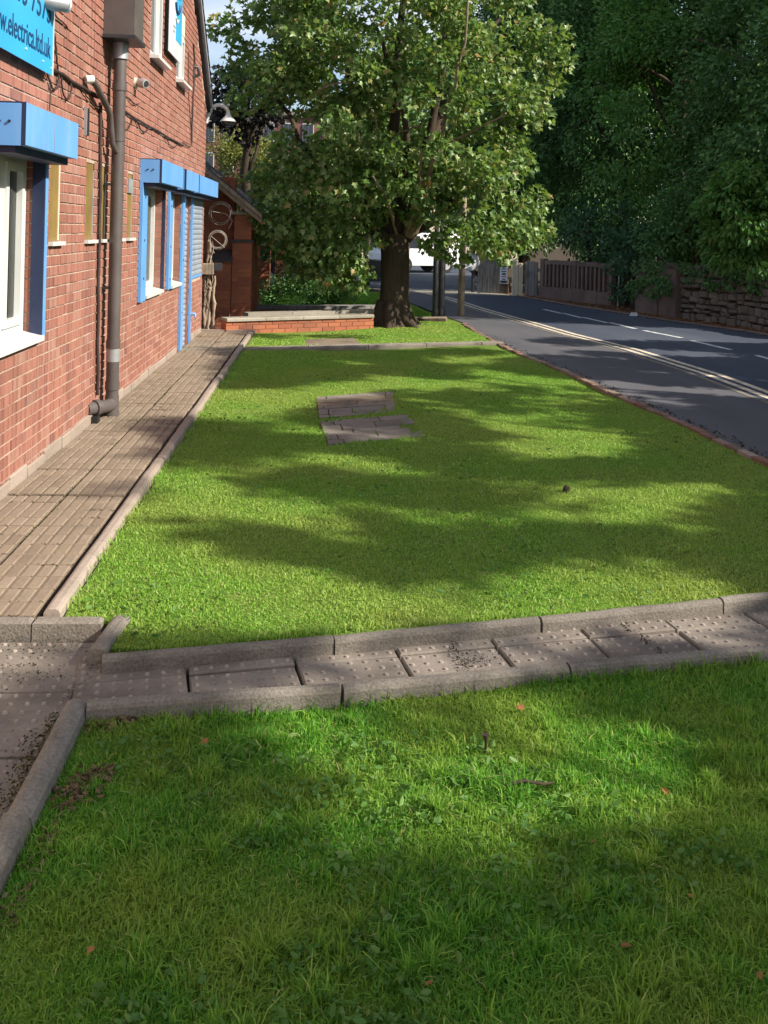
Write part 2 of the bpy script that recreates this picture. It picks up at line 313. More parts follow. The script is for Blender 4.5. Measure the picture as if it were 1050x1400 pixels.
# footpath: sheet with a kerb of long stones along the road
fp = MB(); strip(fp, EDGE_PTS, off(YEL_PTS, -.12)[:len(EDGE_PTS)], -.02); struct('footpath', fp, FOOT)
kb = empty('road_kerb', (4.7, 8, -.1), None, None, None, 'structure')
def along(pts, step):
    """evenly spaced points on a polyline"""
    out = []; acc = 0; cur = pts[0]; out.append(cur.copy())
    for a, b in zip(pts, pts[1:]):
        L = (b-a).length; s0 = step-acc
        while s0 <= L: out.append(a.lerp(b, s0/L)); s0 += step
        acc = L-(s0-step)
    return out
KP = along(off(YEL_PTS[1:-2], -.12), .9)
for a, b in zip(KP, KP[1:]):
    d = (b-a).normalized(); q = MB().sweep([a+d*.004, b-d*.004], [(0, -.2), (.0, -.016), (.07, -.016), (.085, -.026), (.085, -.2)]); q.build('kerb_stone', KERB, kb)
# brick edging between lawn and footpath
eg = empty('brick_edging', (3.4, 8, -.02), None, None, None, 'structure')
EP = along([Vector((p.x, p.y, 0)) for p in EDGE_PTS[2:11]], .225)
for a, b in zip(EP, EP[1:]):
    d = (b-a).normalized(); s = Vector((d.y, -d.x, 0)); ju = random.uniform(-.012, .012); h = random.uniform(-.012, .006)
    q = MB().sweep([a+d*.007+s*ju, b-d*.007+s*ju], [(-.1, -.12), (-.1, h), (-.03, h+.004), (-.012, h-.008), (-.012, -.12)])
    q.build('brick', EDGEB, eg)
# far side verge strip under the walls
vg = MB(); strip(vg, off(FAR_PTS, -.25), off(FAR_PTS, 3.5), -.03); vg.add([(FAR_PTS[i].x, FAR_PTS[i].y, 0) for i in (0,)], []); struct('verge', vg, SOIL)
fk = empty('far_kerb', (7, 18, -.1), None, None, None, 'structure')
KP = along(off(FAR_PTS[2:11], -.3), .9)
for a, b in zip(KP, KP[1:]):
    d = (b-a).normalized(); MB().sweep([a+d*.005, b-d*.005], [(0, -.2), (0, -.035), (.02, -.02), (.13, -.02), (.13, -.2)]).build('kerb_stone', CONC, fk)
# piece made pale to stand for the sunlit strip at the side road
pv = MB().prism([(1.2, 25.9), (3.9, 25.6), (5.05, 25.4), (5.05, 26.6), (4.1, 27.4), (.9, 27.2)], -.2, -.035); struct('sunlit_pavement', pv, COPE)

# ================================================================== LAWNS
def zl(x, y): return -.028 + .010*math.sin(1.3*x+.7*y) + .008*math.sin(2.9*x-1.7*y+1)
def zn(x, y): return -.070 + .010*math.sin(1.9*x+1.3*y) + .007*math.sin(3.7*x-2.1*y)
def ex(y):
    for a, b in zip(EDGE_PTS, EDGE_PTS[1:]):
        if a.y <= y <= b.y: return a.x+(b.x-a.x)*(y-a.y)/(b.y-a.y)
    return EDGE_PTS[-1].x
KB = lambda x: 3.77+.213*(x+.85) if x > -.70 else 4.14          # back kerb, lawn side
KF = lambda x: 3.36+.165*(x+.85)          # front kerb, near-lawn side
def FPY(x): return 12.95+.33*(x+1.08)     # far cross path
def lawn(name, x0f, x1f, y0f, y1f, zf, nx=40, ny=50):
    vs = []
    for j in range(ny+1):
        for i in range(nx+1):
            u, v = i/nx, j/ny; x = x0f+(x1f-x0f)*u; y0, y1 = y0f(x), y1f(x); y = y0+(y1-y0)*v
            vs.append((min(x, ex(y)-.02), y, zf(x, y)))
    fs = [(j*(nx+1)+i, j*(nx+1)+i+1, (j+1)*(nx+1)+i+1, (j+1)*(nx+1)+i) for j in range(ny) for i in range(nx)]
    struct(name, MB().add(vs, fs), LAWN)
lawn('far_lawn', -1.08, 3.75, KB, FPY, zl)
lawn('near_lawn', -.79, 4.1, lambda x: -3.0, lambda x: KF(x)+.04, zn)
lawn('tree_lawn', -1.08, 2.75, lambda x: FPY(x)+.32, lambda x: 16.2 if x < .8 else 18.6, zl, 20, 20)
lawn('back_lawn', -1.5, 2.6, lambda x: 18.6, lambda x: 26, zl, 10, 10)

struct('lawn_corner', MB().prism([(-.815, 3.83), (-.5, 3.86), (-.5, 4.3), (-1.05, 4.3), (-1.05, 4.115), (-.855, 4.115)], -.1, -.034), LAWN)
def in_poly(px, py, poly):
    r = np.zeros(len(px), bool); n = len(poly)
    for i in range(n):
        x1, y1 = poly[i]; x2, y2 = poly[(i+1) % n]
        c = ((y1 > py) != (y2 > py)); xi = (x2-x1)*(py-y1)/((y2-y1) or 1e-9)+x1; r ^= c & (px < xi)
    return r
MAN1 = [(-.02, 8.52), (.70, 8.80), (.76, 9.95), (-.05, 9.55)]
MAN2 = [(.06, 7.45), (.88, 7.80), (.80, 8.70), (-.01, 8.33)]
PATCH = [(-.24, 13.78), (.55, 13.95), (.48, 14.7), (-.26, 14.45)]
def blades(name, polys, n, hr, wr, zf, mat, excl=(), lean=.5, ylaw=1.0):
    P = []
    for poly, k in polys:
        xs = [p[0] for p in poly]; ys = [p[1] for p in poly]; got = 0
        while got < k:
            px = RNG.uniform(min(xs), max(xs), k); py = min(ys)+(max(ys)-min(ys))*RNG.uniform(0, 1, k)**ylaw
            ok = in_poly(px, py, poly)
            for e in excl: ok &= ~in_poly(px, py, e)
            P.append(np.stack([px[ok], py[ok]], 1)); got += int(ok.sum())
    P = np.concatenate(P); k = len(P); x, y = P[:, 0], P[:, 1]
    # clumpy height
    cl = .5+.5*np.sin(5.1*x+2.3*np.sin(3.3*y))*np.sin(4.3*y+1.9*np.sin(2.7*x)); cl2 = .5+.5*np.sin(17*x+3*np.sin(13*y))*np.sin(15*y+2*np.sin(11*x))
    h = RNG.uniform(*hr, k)*(.5+.45*cl+.6*cl2*RNG.uniform(0, 1, k)); w = RNG.uniform(*wr, k)
    a = RNG.uniform(0, 2*np.pi, k); l = np.abs(RNG.normal(0, lean, k)); b = RNG.uniform(0, 2*np.pi, k)
    z = np.array([zf(p, q) for p, q in P])-.004
    dx, dy = np.cos(a)*w/2, np.sin(a)*w/2; lx, ly = np.cos(b)*l*h, np.sin(b)*l*h
    V = np.empty((k, 5, 3), np.float32)
    V[:, 0] = np.stack([x-dx, y-dy, z], 1); V[:, 1] = np.stack([x+dx, y+dy, z], 1)
    V[:, 2] = np.stack([x-dx*.8+lx*.35, y-dy*.8+ly*.35, z+h*.6], 1); V[:, 3] = np.stack([x+dx*.8+lx*.35, y+dy*.8+ly*.35, z+h*.6], 1)
    V[:, 4] = np.stack([x+lx, y+ly, z+h*np.maximum(.35, 1-.3*l)], 1)
    base = (np.arange(k)*5)[:, None]; T = np.concatenate([base+np.array([0, 1, 3]), base+np.array([0, 3, 2]), base+np.array([2, 3, 4])], 1).reshape(-1, 3)
    o = link(name, npmesh(name, V.reshape(-1, 3), T, mat)); return tag(o, kind='stuff')
near_poly = [(-.77, 1.2), (2.2, 1.2), (2.6, 3.9), (1.9, KF(1.9)-.015), (0, KF(0)-.015), (-.77, KF(-.77)-.02)]
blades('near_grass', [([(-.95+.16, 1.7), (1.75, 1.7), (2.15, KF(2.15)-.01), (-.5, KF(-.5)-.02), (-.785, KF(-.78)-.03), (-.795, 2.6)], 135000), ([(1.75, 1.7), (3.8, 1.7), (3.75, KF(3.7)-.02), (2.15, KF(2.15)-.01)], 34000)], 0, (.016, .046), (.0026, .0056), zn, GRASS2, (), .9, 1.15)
far1 = [(-1.06, 4.12), (-.86, 4.10), (-.81, 3.85), (-.6, 3.845), (3.0, KB(3.0)+.02), (3.4, 7), (3.32, 8.1), (3.15, 9.6), (2.7, 13.7), (-1.05, FPY(-1.05)-.03)]
blades('far_grass', [(far1, 270000)], 0, (.012, .027), (.004, .0072), zl, GRASS, (MAN1, MAN2), 1.05, 1.35)
blades('tree_grass', [([(-1.04, FPY(-1.04)+.27), (2.62, FPY(2.6)+.27), (2.5, 17.2), (2.2, 18.4), (.9, 18.4), (.8, 16.2), (-1.0, 15.05)], 30000)], 0, (.012, .024), (.012, .02), zl, GRASS, (PATCH,), .6, 1.1)
blades('back_grass', [([(-1.4, 18.7), (2.2, 18.7), (1.6, 25), (-1.4, 25)], 9000)], 0, (.03, .06), (.02, .03), zl, GRASS2, (), .6, 1)

tf = []
for _ in range(150):
    x, y = RNG.uniform(-.7, 1.9), 1.8+1.6*RNG.uniform(0, 1)
    if y < KF(x)-.08: r_ = RNG.uniform(.02, .055); tf.append(([(x+r_*math.cos(a), y+r_*math.sin(a)) for a in (0, 1.05, 2.1, 3.14, 4.2, 5.2)], int(RNG.uniform(30, 90))))
tf += [([(KX-.02, KF(KX)-.05), (KX+.1, KF(KX)-.05), (KX+.1, KF(KX)-.01), (KX-.02, KF(KX)-.01)], int(RNG.uniform(8, 60))) for KX in np.arange(-.6, 2.0, .1)]
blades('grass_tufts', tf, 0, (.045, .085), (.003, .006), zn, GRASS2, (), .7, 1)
cov = []
for M_ in (MAN1, MAN2):
    for a_, b_ in zip(M_, M_[1:]+M_[:1]):
        L_ = math.hypot(b_[0]-a_[0], b_[1]-a_[1]); n_ = int(L_/.07)
        for i_ in range(n_):
            x_, y_ = a_[0]+(b_[0]-a_[0])*i_/n_, a_[1]+(b_[1]-a_[1])*i_/n_; w_ = random.uniform(.01, .045)
            cov.append(([(x_-w_, y_-w_), (x_+w_, y_-w_), (x_+w_, y_+w_), (x_-w_, y_+w_)], random.randint(4, 40)))
blades('cover_edge_grass', cov, 0, (.018, .038), (.004, .007), zl, GRASS, (), .8, 1)
tf2 = [([(KX-.05, KB(KX)+.005), (KX+.1, KB(KX)+.025), (KX+.1, KB(KX)+.07), (KX-.05, KB(KX)+.05)], int(RNG.uniform(5, 45))) for KX in np.arange(-.6, 2.6, .12)]+[([(-1.1, y), (-1.06, y), (-1.06, y+.15), (-1.1, y+.15)], int(RNG.uniform(4, 40))) for y in np.arange(4.2, 12, .15)]
blades('edge_grass', tf2, 0, (.03, .06), (.004, .007), zl, GRASS, (), .8, 1)
# broad leaves mixed into the near lawn (nobody could count them)
def leaf_cloud(P, D, S, shape, tris, fold=.15):
    """leaves at P pointing along D, size S; shape is a flat outline (along, across)"""
    k = len(P); D = D/np.linalg.norm(D, axis=1, keepdims=True); rv = RNG.normal(0, 1, (k, 3)); rv[:, 2] += .2
    Nn = rv-(rv*D).sum(1, keepdims=True)*D; Nn /= np.linalg.norm(Nn, axis=1, keepdims=True); Q = np.cross(Nn, D)
    sh = np.array(shape, np.float32); m = len(sh)
    V = P[:, None, :]+S[:, None, None]*(D[:, None, :]*sh[None, :, 0:1]+Q[:, None, :]*sh[None, :, 1:2]+Nn[:, None, :]*(np.abs(sh[None, :, 1:2])*fold*2-sh[None, :, 0:1]**2*fold))
    T = ((np.arange(k)*m)[:, None, None]+np.array(tris)[None]).reshape(-1, 3); return V.reshape(-1, 3), T
OVAL = ([(0, 0), (.3, .22), (.7, .2), (1, 0), (.7, -.2), (.3, -.22)], [(0, 1, 2), (0, 2, 3), (0, 3, 4), (0, 4, 5)])
PALM = ([(0, 0), (.05, .36), (.32, .30), (.50, .50), (.60, .18), (1, 0), (.60, -.18), (.50, -.50), (.32, -.30), (.05, -.36)],
        [(0, 1, 2), (0, 2, 4), (2, 3, 4), (0, 4, 6), (4, 5, 6), (0, 6, 8), (6, 7, 8), (0, 8, 9)])
DIAM = ([(0, 0), (.45, .28), (1, 0), (.45, -.28)], [(0, 1, 2), (0, 2, 3)])
def weed_cloud(name, centres, per, spread, size):
    P = []; D = []
    for cx_, cy_ in centres:
        k = max(3, int(RNG.normal(per, per*.3)))
        x = cx_+RNG.normal(0, spread, k); y = cy_+RNG.normal(0, spread, k)
        P.append(np.stack([x, y, np.array([zn(a, b) for a, b in zip(x, y)])+RNG.uniform(.014, .036, k)], 1)); D.append(np.stack([RNG.normal(0, 1, k), RNG.normal(0, 1, k), RNG.uniform(-.1, .5, k)], 1))
    P = np.concatenate(P); D = np.concatenate(D); ok = in_poly(P[:, 0], P[:, 1], near_poly); P, D = P[ok], D[ok]
    V, T = leaf_cloud(P, D, RNG.uniform(*size, len(P)), *OVAL); return tag(link(name, npmesh(name, V, T, WEED)), kind='stuff')
cs = [(RNG.uniform(-.8, 1.6), 1.75+1.5*RNG.uniform(0, 1)**1.3) for _ in range(620)]
cs = [c for c in cs if (math.sin(3.1*c[0]+1)+math.sin(4.7*c[1]+c[0]*2)) > -.1]
weed_cloud('lawn_weeds', cs, 11, .032, (.014, .036))

# ================================================================== PATHS
PADS = MB()
def slab_mesh(name, lx, ly, th, nx, ny, pad, mats, round_=False):
    q = MB().bbox((.004, .004, -th), (lx-.004, ly-.004, 0), .006)
    for i in range(nx):
        for j in range(ny):
            cx_, cy_ = lx*(i+.5)/nx, ly*(j+.5)/ny
            if round_:
                b = [(cx_+pad*math.cos(a), cy_+pad*math.sin(a), .0) for a in [k*math.pi/4 for k in range(8)]]; tp = [(cx_+pad*.7*math.cos(a), cy_+pad*.7*math.sin(a), .006) for a in [k*math.pi/4 for k in range(8)]]
                q.add(b+tp, [(k, (k+1) % 8, 8+(k+1) % 8, 8+k) for k in range(8)]+[tuple(range(8, 16))], 1, False)
            else:
                hx, hy = lx/nx*pad[0]/2, ly/ny*pad[1]/2; e = .004
                q.add([(cx_-hx, cy_-hy, 0), (cx_+hx, cy_-hy, 0), (cx_+hx, cy_+hy, 0), (cx_-hx, cy_+hy, 0), (cx_-hx+e, cy_-hy+e, .005), (cx_+hx-e, cy_-hy+e, .005), (cx_+hx-e, cy_+hy-e, .005), (cx_-hx+e, cy_+hy-e, .005)],
                      [(0, 1, 5, 4), (1, 2, 6, 5), (2, 3, 7, 6), (3, 0, 4, 7), (4, 5, 6, 7)], 1)
    return q.mesh(name, mats)
wp = empty('wall_path', (-1.5, 9, 0), None, None, None, 'structure')
bed = MB().box((XW-.02, 4.1, -.25), (-1.18, 15.05, -.035)); bed.build('path_bed', SOIL, wp)
SL = slab_mesh('paving_slab', .35, .60, .05, 5, 4, (.80, .90), (SLAB, SLABW))
for r in range(18):
    for c_ in range(2):
        link('paving_slab', SL, wp, (-1.905+c_*.362, 4.12+r*.607, random.uniform(-.005, .004)), (random.uniform(-.008, .008), random.uniform(-.008, .008), random.uniform(-.006, .006)))
def kerb_run(parent, pts, prof, step, mat, name='kerb_stone', jit=.004):
    K = along(pts, step)
    if (K[-1]-pts[-1]).length > .08: K.append(pts[-1].copy())
    for a, b in zip(K, K[1:]):
        d = (b-a).normalized(); j = Vector((random.uniform(-jit, jit), random.uniform(-jit, jit), random.uniform(-jit, jit)))
        n = max(2, int((b-a).length/.12)); pp = [a+d*.004+j+(b-a-d*.008)*(i/n)+Vector((random.uniform(-1, 1), random.uniform(-1, 1), random.uniform(-1, 1)))*.0018 for i in range(n+1)]
        MB().sweep(pp, prof).build(name, mat, parent)
pe = empty('path_edging', (-1.12, 9, 0), None, None, None, 'structure')
round_prof = lambda w, zt, zb: [(0, zb), (0, zt-.018), (.006, zt-.006), (.02, zt), (w-.02, zt), (w-.006, zt-.006), (w, zt-.018), (w, zb)]
kerb_run(pe, [Vector((-1.165, 4.13, 0)), Vector((-1.165, 14.95, 0))], round_prof(.07, .022, -.2), .9, EDGE, 'edging_stone')
MB().box((XW+.01, 15.06, -.2), (-1.07, 15.12, .035)).build('edging_stone', EDGE, pe)
# crossing path between two kerbs, and the lower path by the building
cp = empty('crossing_path', (.8, 3.8, -.06), None, None, None, 'structure')
MB().prism([(-.95, 3.36), (3.85, 4.15), (3.75, 4.85), (-.95, 3.82)], -.25, -.10).build('path_bed', SOIL, cp)
SG = slab_mesh('tactile_slab', .42, .235, .05, 7, 4, .0105, (SLABG, SLABGW), True)
ang = math.atan(.190)
for i in range(11):
    for j in range(2):
        x = -.86+i*.424*math.cos(ang)-j*.239*math.sin(ang); y = 3.405+i*.424*math.sin(ang)+j*.239*math.cos(ang)
        link('tactile_slab', SG, cp, (x, y, -.062+random.uniform(-.004, .004)), (random.uniform(-.01, .01), random.uniform(-.01, .01), ang+random.uniform(-.006, .006)))
ck = empty('crossing_kerb', (.8, 3.8, 0), None, None, None, 'structure')
kerb_run(ck, [Vector((-.835, 3.77, 0)), Vector((.4, 4.0, 0)), Vector((1.6, 4.28, 0)), Vector((3.6, 4.74, 0))], [(0+a, b) for a, b in round_prof(.055, .003, -.2)], .92, KERB)
kerb_run(ck, [Vector((-.80, 3.42, 0)), Vector((0, 3.52, 0)), Vector((1.0, 3.70, 0)), Vector((3.7, 4.16, 0))], [(a, b) for a, b in round_prof(.06, .0, -.2)], .90, KERB)
MB().sweep([Vector((-.895, 3.80, 0)), Vector((-.865, 4.125, 0))], round_prof(.075, .003, -.2)).build('kerb_stone', KERB, ck)
lk = empty('lower_path_kerb', (-.85, 2.5, 0), None, None, None, 'structure')
kerb_run(lk, [Vector((-.885, 1.2, -.005)), Vector((-.875, 2.6, -.0)), Vector((-.88, 3.42, 0))], [(0, -.2), (0, -.03), (.008, -.008), (.03, .002), (.055, -.004), (.078, -.02), (.085, -.045), (.085, -.2)], .78, KERB)
sk = empty('step_kerb', (-1.4, 4.1, 0), None, None, None, 'structure')
for x0, x1 in ((-1.94, -1.19), (-1.184, -.90)):
    MB().bbox((x0, 4.055, -.25), (x1, 4.115, .004), .012).build('kerb_stone', KERB, sk)
lp = empty('lower_path', (-1.4, 2.5, -.08), None, None, None, 'structure')
MB().box((-2.0, -2, -.3), (-.9, 4.05, -.125)).build('path_bed', SOIL, lp)
SD = slab_mesh('tactile_slab', .42, .42, .05, 7, 7, .0105, (SLABG, SLABGW), True)
for i in range(3):
    for j in range(10):
        link('tactile_slab', SD, lp, (-2.155+i*.424, -.205+j*.424, -.076+random.uniform(-.004, .004)), (random.uniform(-.01, .01), random.uniform(-.01, .01), random.uniform(-.006, .006)))
# dark litter and moss caught on the lower path, along joints and kerbs
def flakes(name, spots, mat, size):
    P = []; D = []
    for (x0, y0, x1, y1, w, z, k) in spots:
        u = RNG.uniform(0, 1, k); P.append(np.stack([x0+(x1-x0)*u+RNG.normal(0, w, k), y0+(y1-y0)*u+RNG.normal(0, w, k), np.full(k, z)+RNG.uniform(0, .008, k)], 1)); D.append(np.stack([RNG.normal(0, 1, k), RNG.normal(0, 1, k), RNG.normal(0, .25, k)], 1))
    P = np.concatenate(P); D = np.concatenate(D); V, T = leaf_cloud(P, D, RNG.uniform(*size, len(P)), *DIAM); tag(link(name, npmesh(name, V, T, mat)), kind='stuff')
flakes('path_debris', [(-.93, 1.5, -.93, 3.35, .035, -.074, 900), (-1.4, 3.98, -.95, 3.98, .05, -.074, 260), (-1.3, 3.7, -.95, 3.75, .06, -.07, 120), (-1.35, 2.9, -.95, 3.05, .1, -.07, 120), (-.9, 3.42, -.86, 3.78, .02, -.068, 140),
                      (.60, 3.62, .58, 3.98, .012, -.055, 120), (.6, 3.8, .75, 3.84, .03, -.055, 90), (1.45, 3.83, 1.36, 4.18, .012, -.055, 110), (-1.545, 4.2, -1.545, 14.8, .008, -.012, 800), (-1.2, 4.2, -1.19, 14.8, .012, -.01, 700)]+[(x0, y_, x0+random.uniform(.08, .28), y_+random.uniform(-.004, .004), .004, -.004, random.randint(14, 40)) for y_, x0 in [(4.12+.1518*k_+random.uniform(-.008, .008), random.choice((-1.9, -1.72, -1.53, -1.36))) for k_ in range(72) for _q in range(2)]], DEBRIS, (.005, .015))
flakes('path_moss', [(-.91, 2.9, -.9, 3.42, .018, -.07, 300), (-1.545, 9, -1.545, 13, .012, -.008, 300), (-1.7, 8.2, -1.4, 8.2, .04, .0, 120), (-1.545, 5, -1.545, 8, .01, -.008, 160)], MOSS, (.006, .016))
dd = [(-.74, 2.9, -.66, 3.05, .03, -.055, 200), (-.76, 3.3, -.6, 3.4, .02, -.055, 120), (-.75, 2.3, -.72, 2.9, .015, -.06, 120)]
flakes('dry_thatch', dd, THATCH, (.012, .034))
gut = [(a.x-.06, a.y, b.x-.06, b.y, .07, -.02, 260) for a, b in zip(FAR_PTS[2:10], FAR_PTS[3:11])]+[(a.x+.5, a.y, b.x+.5, b.y, .22, -.022, 160) for a, b in zip(FAR_PTS[2:10], FAR_PTS[3:11])]
flakes('gutter_litter', gut, DRY, (.02, .06)); flakes('gutter_grit', [(a.x-.35, a.y, b.x-.35, b.y, .06, ZR+.003, 200) for a, b in zip(FAR_PTS[2:10], FAR_PTS[3:11])]+[(a.x+.03, a.y, b.x+.03, b.y, .05, -.016, 120) for a, b in zip(EDGE_PTS[2:9], EDGE_PTS[3:10])], DEBRIS, (.012, .035))
P_ = np.stack([RNG.uniform(-1, 3.2, 2600), 3.9+8.8*RNG.uniform(0, 1, 2600)**1.5, np.full(2600, -.006)], 1); P_ = P_[in_poly(P_[:, 0], P_[:, 1], far1) & (np.sin(2.3*P_[:, 0]+1.1*P_[:, 1])+np.sin(3.1*P_[:, 1]-P_[:, 0]) > .1)]; P_[:, 2] += RNG.uniform(0, .012, len(P_))
V_, T_ = leaf_cloud(P_, np.stack([RNG.normal(0, 1, len(P_)), RNG.normal(0, 1, len(P_)), RNG.uniform(0, .4, len(P_))], 1), RNG.uniform(.018, .04, len(P_)), *OVAL); tag(link('far_lawn_weeds', npmesh('far_lawn_weeds', V_, T_, WEED)), kind='stuff')
# far cross path
fc = empty('far_path', (.8, 13.4, 0), None, None, None, 'structure')
a = math.atan(.33)
MB().prism([(-1.07, FPY(-1.07)+.02), (2.72, FPY(2.72)+.02), (2.72, FPY(2.72)+.26), (-1.07, FPY(-1.07)+.26)], -.2, -.05).build('path_bed', SLABG, fc)
kerb_run(fc, [Vector((-1.07, FPY(-1.07)+.04, 0)), Vector((2.7, FPY(2.7)+.04, 0))], [(a_, b_) for a_, b_ in round_prof(.06, .025, -.2)], .9, KERB)
kerb_run(fc, [Vector((-1.07, FPY(-1.07)+.29, 0)), Vector((2.7, FPY(2.7)+.29, 0))], [(a_, b_) for a_, b_ in round_prof(.06, .01, -.2)], .9, KERB)
# two inspection covers of old paving blocks, and a worn patch
def cover(name, poly, rows, label):
    c = Vector((sum(p[0] for p in poly)/4, sum(p[1] for p in poly)/4, -.03)); e = empty(name, c, label, 'cover', 'inspection covers in the lawn')
    P = [Vector((p[0], p[1], 0)) for p in poly]
    MB().prism(poly, -.15, -.032).build('cover_bed', SOIL, e)
    def at(u, v): return (P[0].lerp(P[1], u)).lerp(P[3].lerp(P[2], u), v)
    v = 0
    for w, splits, mt in rows:
        u = 0
        for s in splits:
            d = .007; zz = random.uniform(-.004, .004); q = MB()
            cs_ = [at(u+d, v+d), at(u+s-d, v+d), at(u+s-d, v+w-d), at(u+d, v+w-d)]
            q.add([(p.x, p.y, -.1) for p in cs_]+[(p.x, p.y, -.017+zz+random.uniform(-.003, .003)) for p in cs_], [(4, 5, 6, 7), (0, 1, 5, 4), (1, 2, 6, 5), (2, 3, 7, 6), (3, 0, 4, 7)])
            q.build('paving_block', mt, e); u += s
        v += w
cover('inspection_cover', MAN1, [(.10, (.14, .72, .14), SLABG), (.26, (.13, .3, .43, .14), SLABG), (.09, (1,), SLABG), (.2, (.5, .5), BARKP), (.2, (.88, .12), SLAB), (.15, (.12, .76, .12), SLABG)], 'farther of two worn paver covers in the lawn, lighter brown, bordered by planks')
cover('inspection_cover', MAN2, [(.16, (.16, .68, .16), SLABG), (.24, (.12, .40, .36, .12), SLABG), (.14, (.3, .5, .2), SLABG), (.24, (.2, .36, .3, .14), SLABG), (.22, (.14, .5, .36), SLABG)], 'nearer of two worn paver covers in the lawn, dark grey blocks with broken corners')
pt = MB().prism([(p[0], p[1]) for p in PATCH], -.1, -.018); struct('bare_patch', pt, SLAB)

# ================================================================== BRICK BUILDING
bld = empty('brick_building', (XW, 9, 0), 'red brick gable-fronted building with blue shutter boxes beside the lawn', 'building')
ZE, YC, SLP = 3.61, 15.16, .785           # eaves height, far corner, gable slope
YN = -3.0; YA = (YC+YN)/2
def ztop(y): return ZE+(YC-y)*SLP if y > YA else ZE+(y-YN)*SLP
OPEN = [(5.50, 6.52, .91, 2.12), (10.22, 11.30, .90, 2.10), (11.90, 12.72, .90, 2.10), (12.93, 13.62, -.2, 2.10), (13.72, 14.95, .88, 2.10),
        (10.34, 11.06, 3.49, 4.75), (12.10, 12.76, 3.50, 4.42)]
SLOTS = [(6.75, 7.02), (7.74, 8.02), (8.25, 8.46), (8.88, 9.12), (9.34, 9.60)]
OPEN += [(a, b, 1.53, 2.16) for a, b in SLOTS]
wall = link('gable_wall', bpy.data.meshes.new('gable_wall'), bld, (XW, 9, 0)); WALL_ORG = ORG[wall]
q = MB()
ys = sorted(set([YN, YA, YC]+[v for o in OPEN for v in o[:2]]+list(np.arange(YN, YC, .5)))); zs = sorted(set([-.3, ZE]+[v for o in OPEN for v in o[2:]]))
XM = XW-.007
for y0, y1 in zip(ys, ys[1:]):
    for z0, z1 in zip(zs, zs[1:]):
        if any(o[0]-1e-6 <= y0 and y1 <= o[1]+1e-6 and o[2]-1e-6 <= z0 and z1 <= o[3]+1e-6 for o in OPEN): continue
        if z1 <= ztop((y0+y1)/2): q.add([(XM, y0, z0), (XM, y1, z0), (XM, y1, z1), (XM, y0, z1)], [(0, 1, 2, 3)])
    zt0, zt1 = ztop(y0), ztop(y1); zb = max(zs)
    blk = [z for z in zs if z <= min(zt0, zt1)]; zb = blk[-1]
    if not any(o[0]-1e-6 <= y0 and y1 <= o[1]+1e-6 and o[3] > zb for o in OPEN): q.add([(XM, y0, zb), (XM, y1, zb), (XM, y1, zt1), (XM, y0, zt0)], [(0, 1, 2, 3)])
q.add([(XM, YC, -.3), (XM-8, YC, -.3), (XM-8, YC, ZE), (XM, YC, ZE)], [(0, 1, 2, 3)])
q.add([(XM, YN, -.3), (XM-8, YN, -.3), (XM-8, YN, ZE), (XM, YN, ZE)], [(0, 1, 2, 3)])
me = q.mesh('gable_wall', MORTAR, WALL_ORG); wall.data = me
# bricks one by one: the 300 that show largest as objects, the rest as one part
C75 = .075; bricks = []
def free(y0, y1, z0, z1): return not any(o[0] < y1-.004 and o[1] > y0+.004 and o[2] < z1-.004 and o[3] > z0+.004 for o in OPEN)
row = 0; z = -.135
while z < 5.6:
    pat = []; y = 4.3+(.1125 if row % 2 else 0)+(0 if row % 5 else .056)
    hdr = (row % 6 == 3)
    while y < YC:
        L = .1025 if (hdr or random.random() < .10) else .215
        e = min(y+L, YC-.002)
        segs = [(y, e)]
        for o in OPEN:                      # cut bricks at the openings
            if o[2] < z+.06 and o[3] > z+.008:
                ns = []
                for a, b in segs:
                    if b <= o[0]+.002 or a >= o[1]-.002: ns.append((a, b)); continue
                    if a < o[0]-.03: ns.append((a, o[0]-.002))
                    if b > o[1]+.03: ns.append((o[1]+.002, b))
                segs = ns
        for a, b in segs:
            if b-a > .02 and z+.065 < ztop(max(a, b))-.02 and free(a, b, z, z+.065): bricks.append((a, b, z))
        y += L+.0105
    z += C75; row += 1
def px_of(p):
    d = Vector(p)-CAM; w = d.dot(Fv); return CX+FPX*d.dot(Rv)/w, CY-FPX*d.dot(Uv)/w
def hidden(a, b, z):
    """behind the downpipe, the shutter boxes or a sign, seen from the camera's side"""
    return (2.08 < z < 2.36 and (a < 6.66 or 9.8 < a)) or (z > 2.62 and a < 6.5)
def shows(b):
    x, y = px_of((XW, (b[0]+b[1])/2, b[2])); return 2 < x < 1048 and 2 < y < 1398 and not hidden(*b)
vis = sorted([b for b in bricks if shows(b)], key=lambda b: -(b[1]-b[0])/(b[0]**3))
own = set(vis[:298]); MESHES = {}
def brick_mesh(L):
    k = round(L, 2)
    if k not in MESHES: MESHES[k] = MB().add([(0, 0, 0), (0, L, 0), (0, L, .065), (0, 0, .065), (.009, .0025, .0025), (.009, L-.0025, .0025), (.009, L-.0025, .0625), (.009, .0025, .0625)], [(4, 5, 6, 7), (0, 1, 5, 4), (1, 2, 6, 5), (2, 3, 7, 6), (3, 0, 4, 7)]).mesh('brick', BR)
    return MESHES[k]
rest = MB()
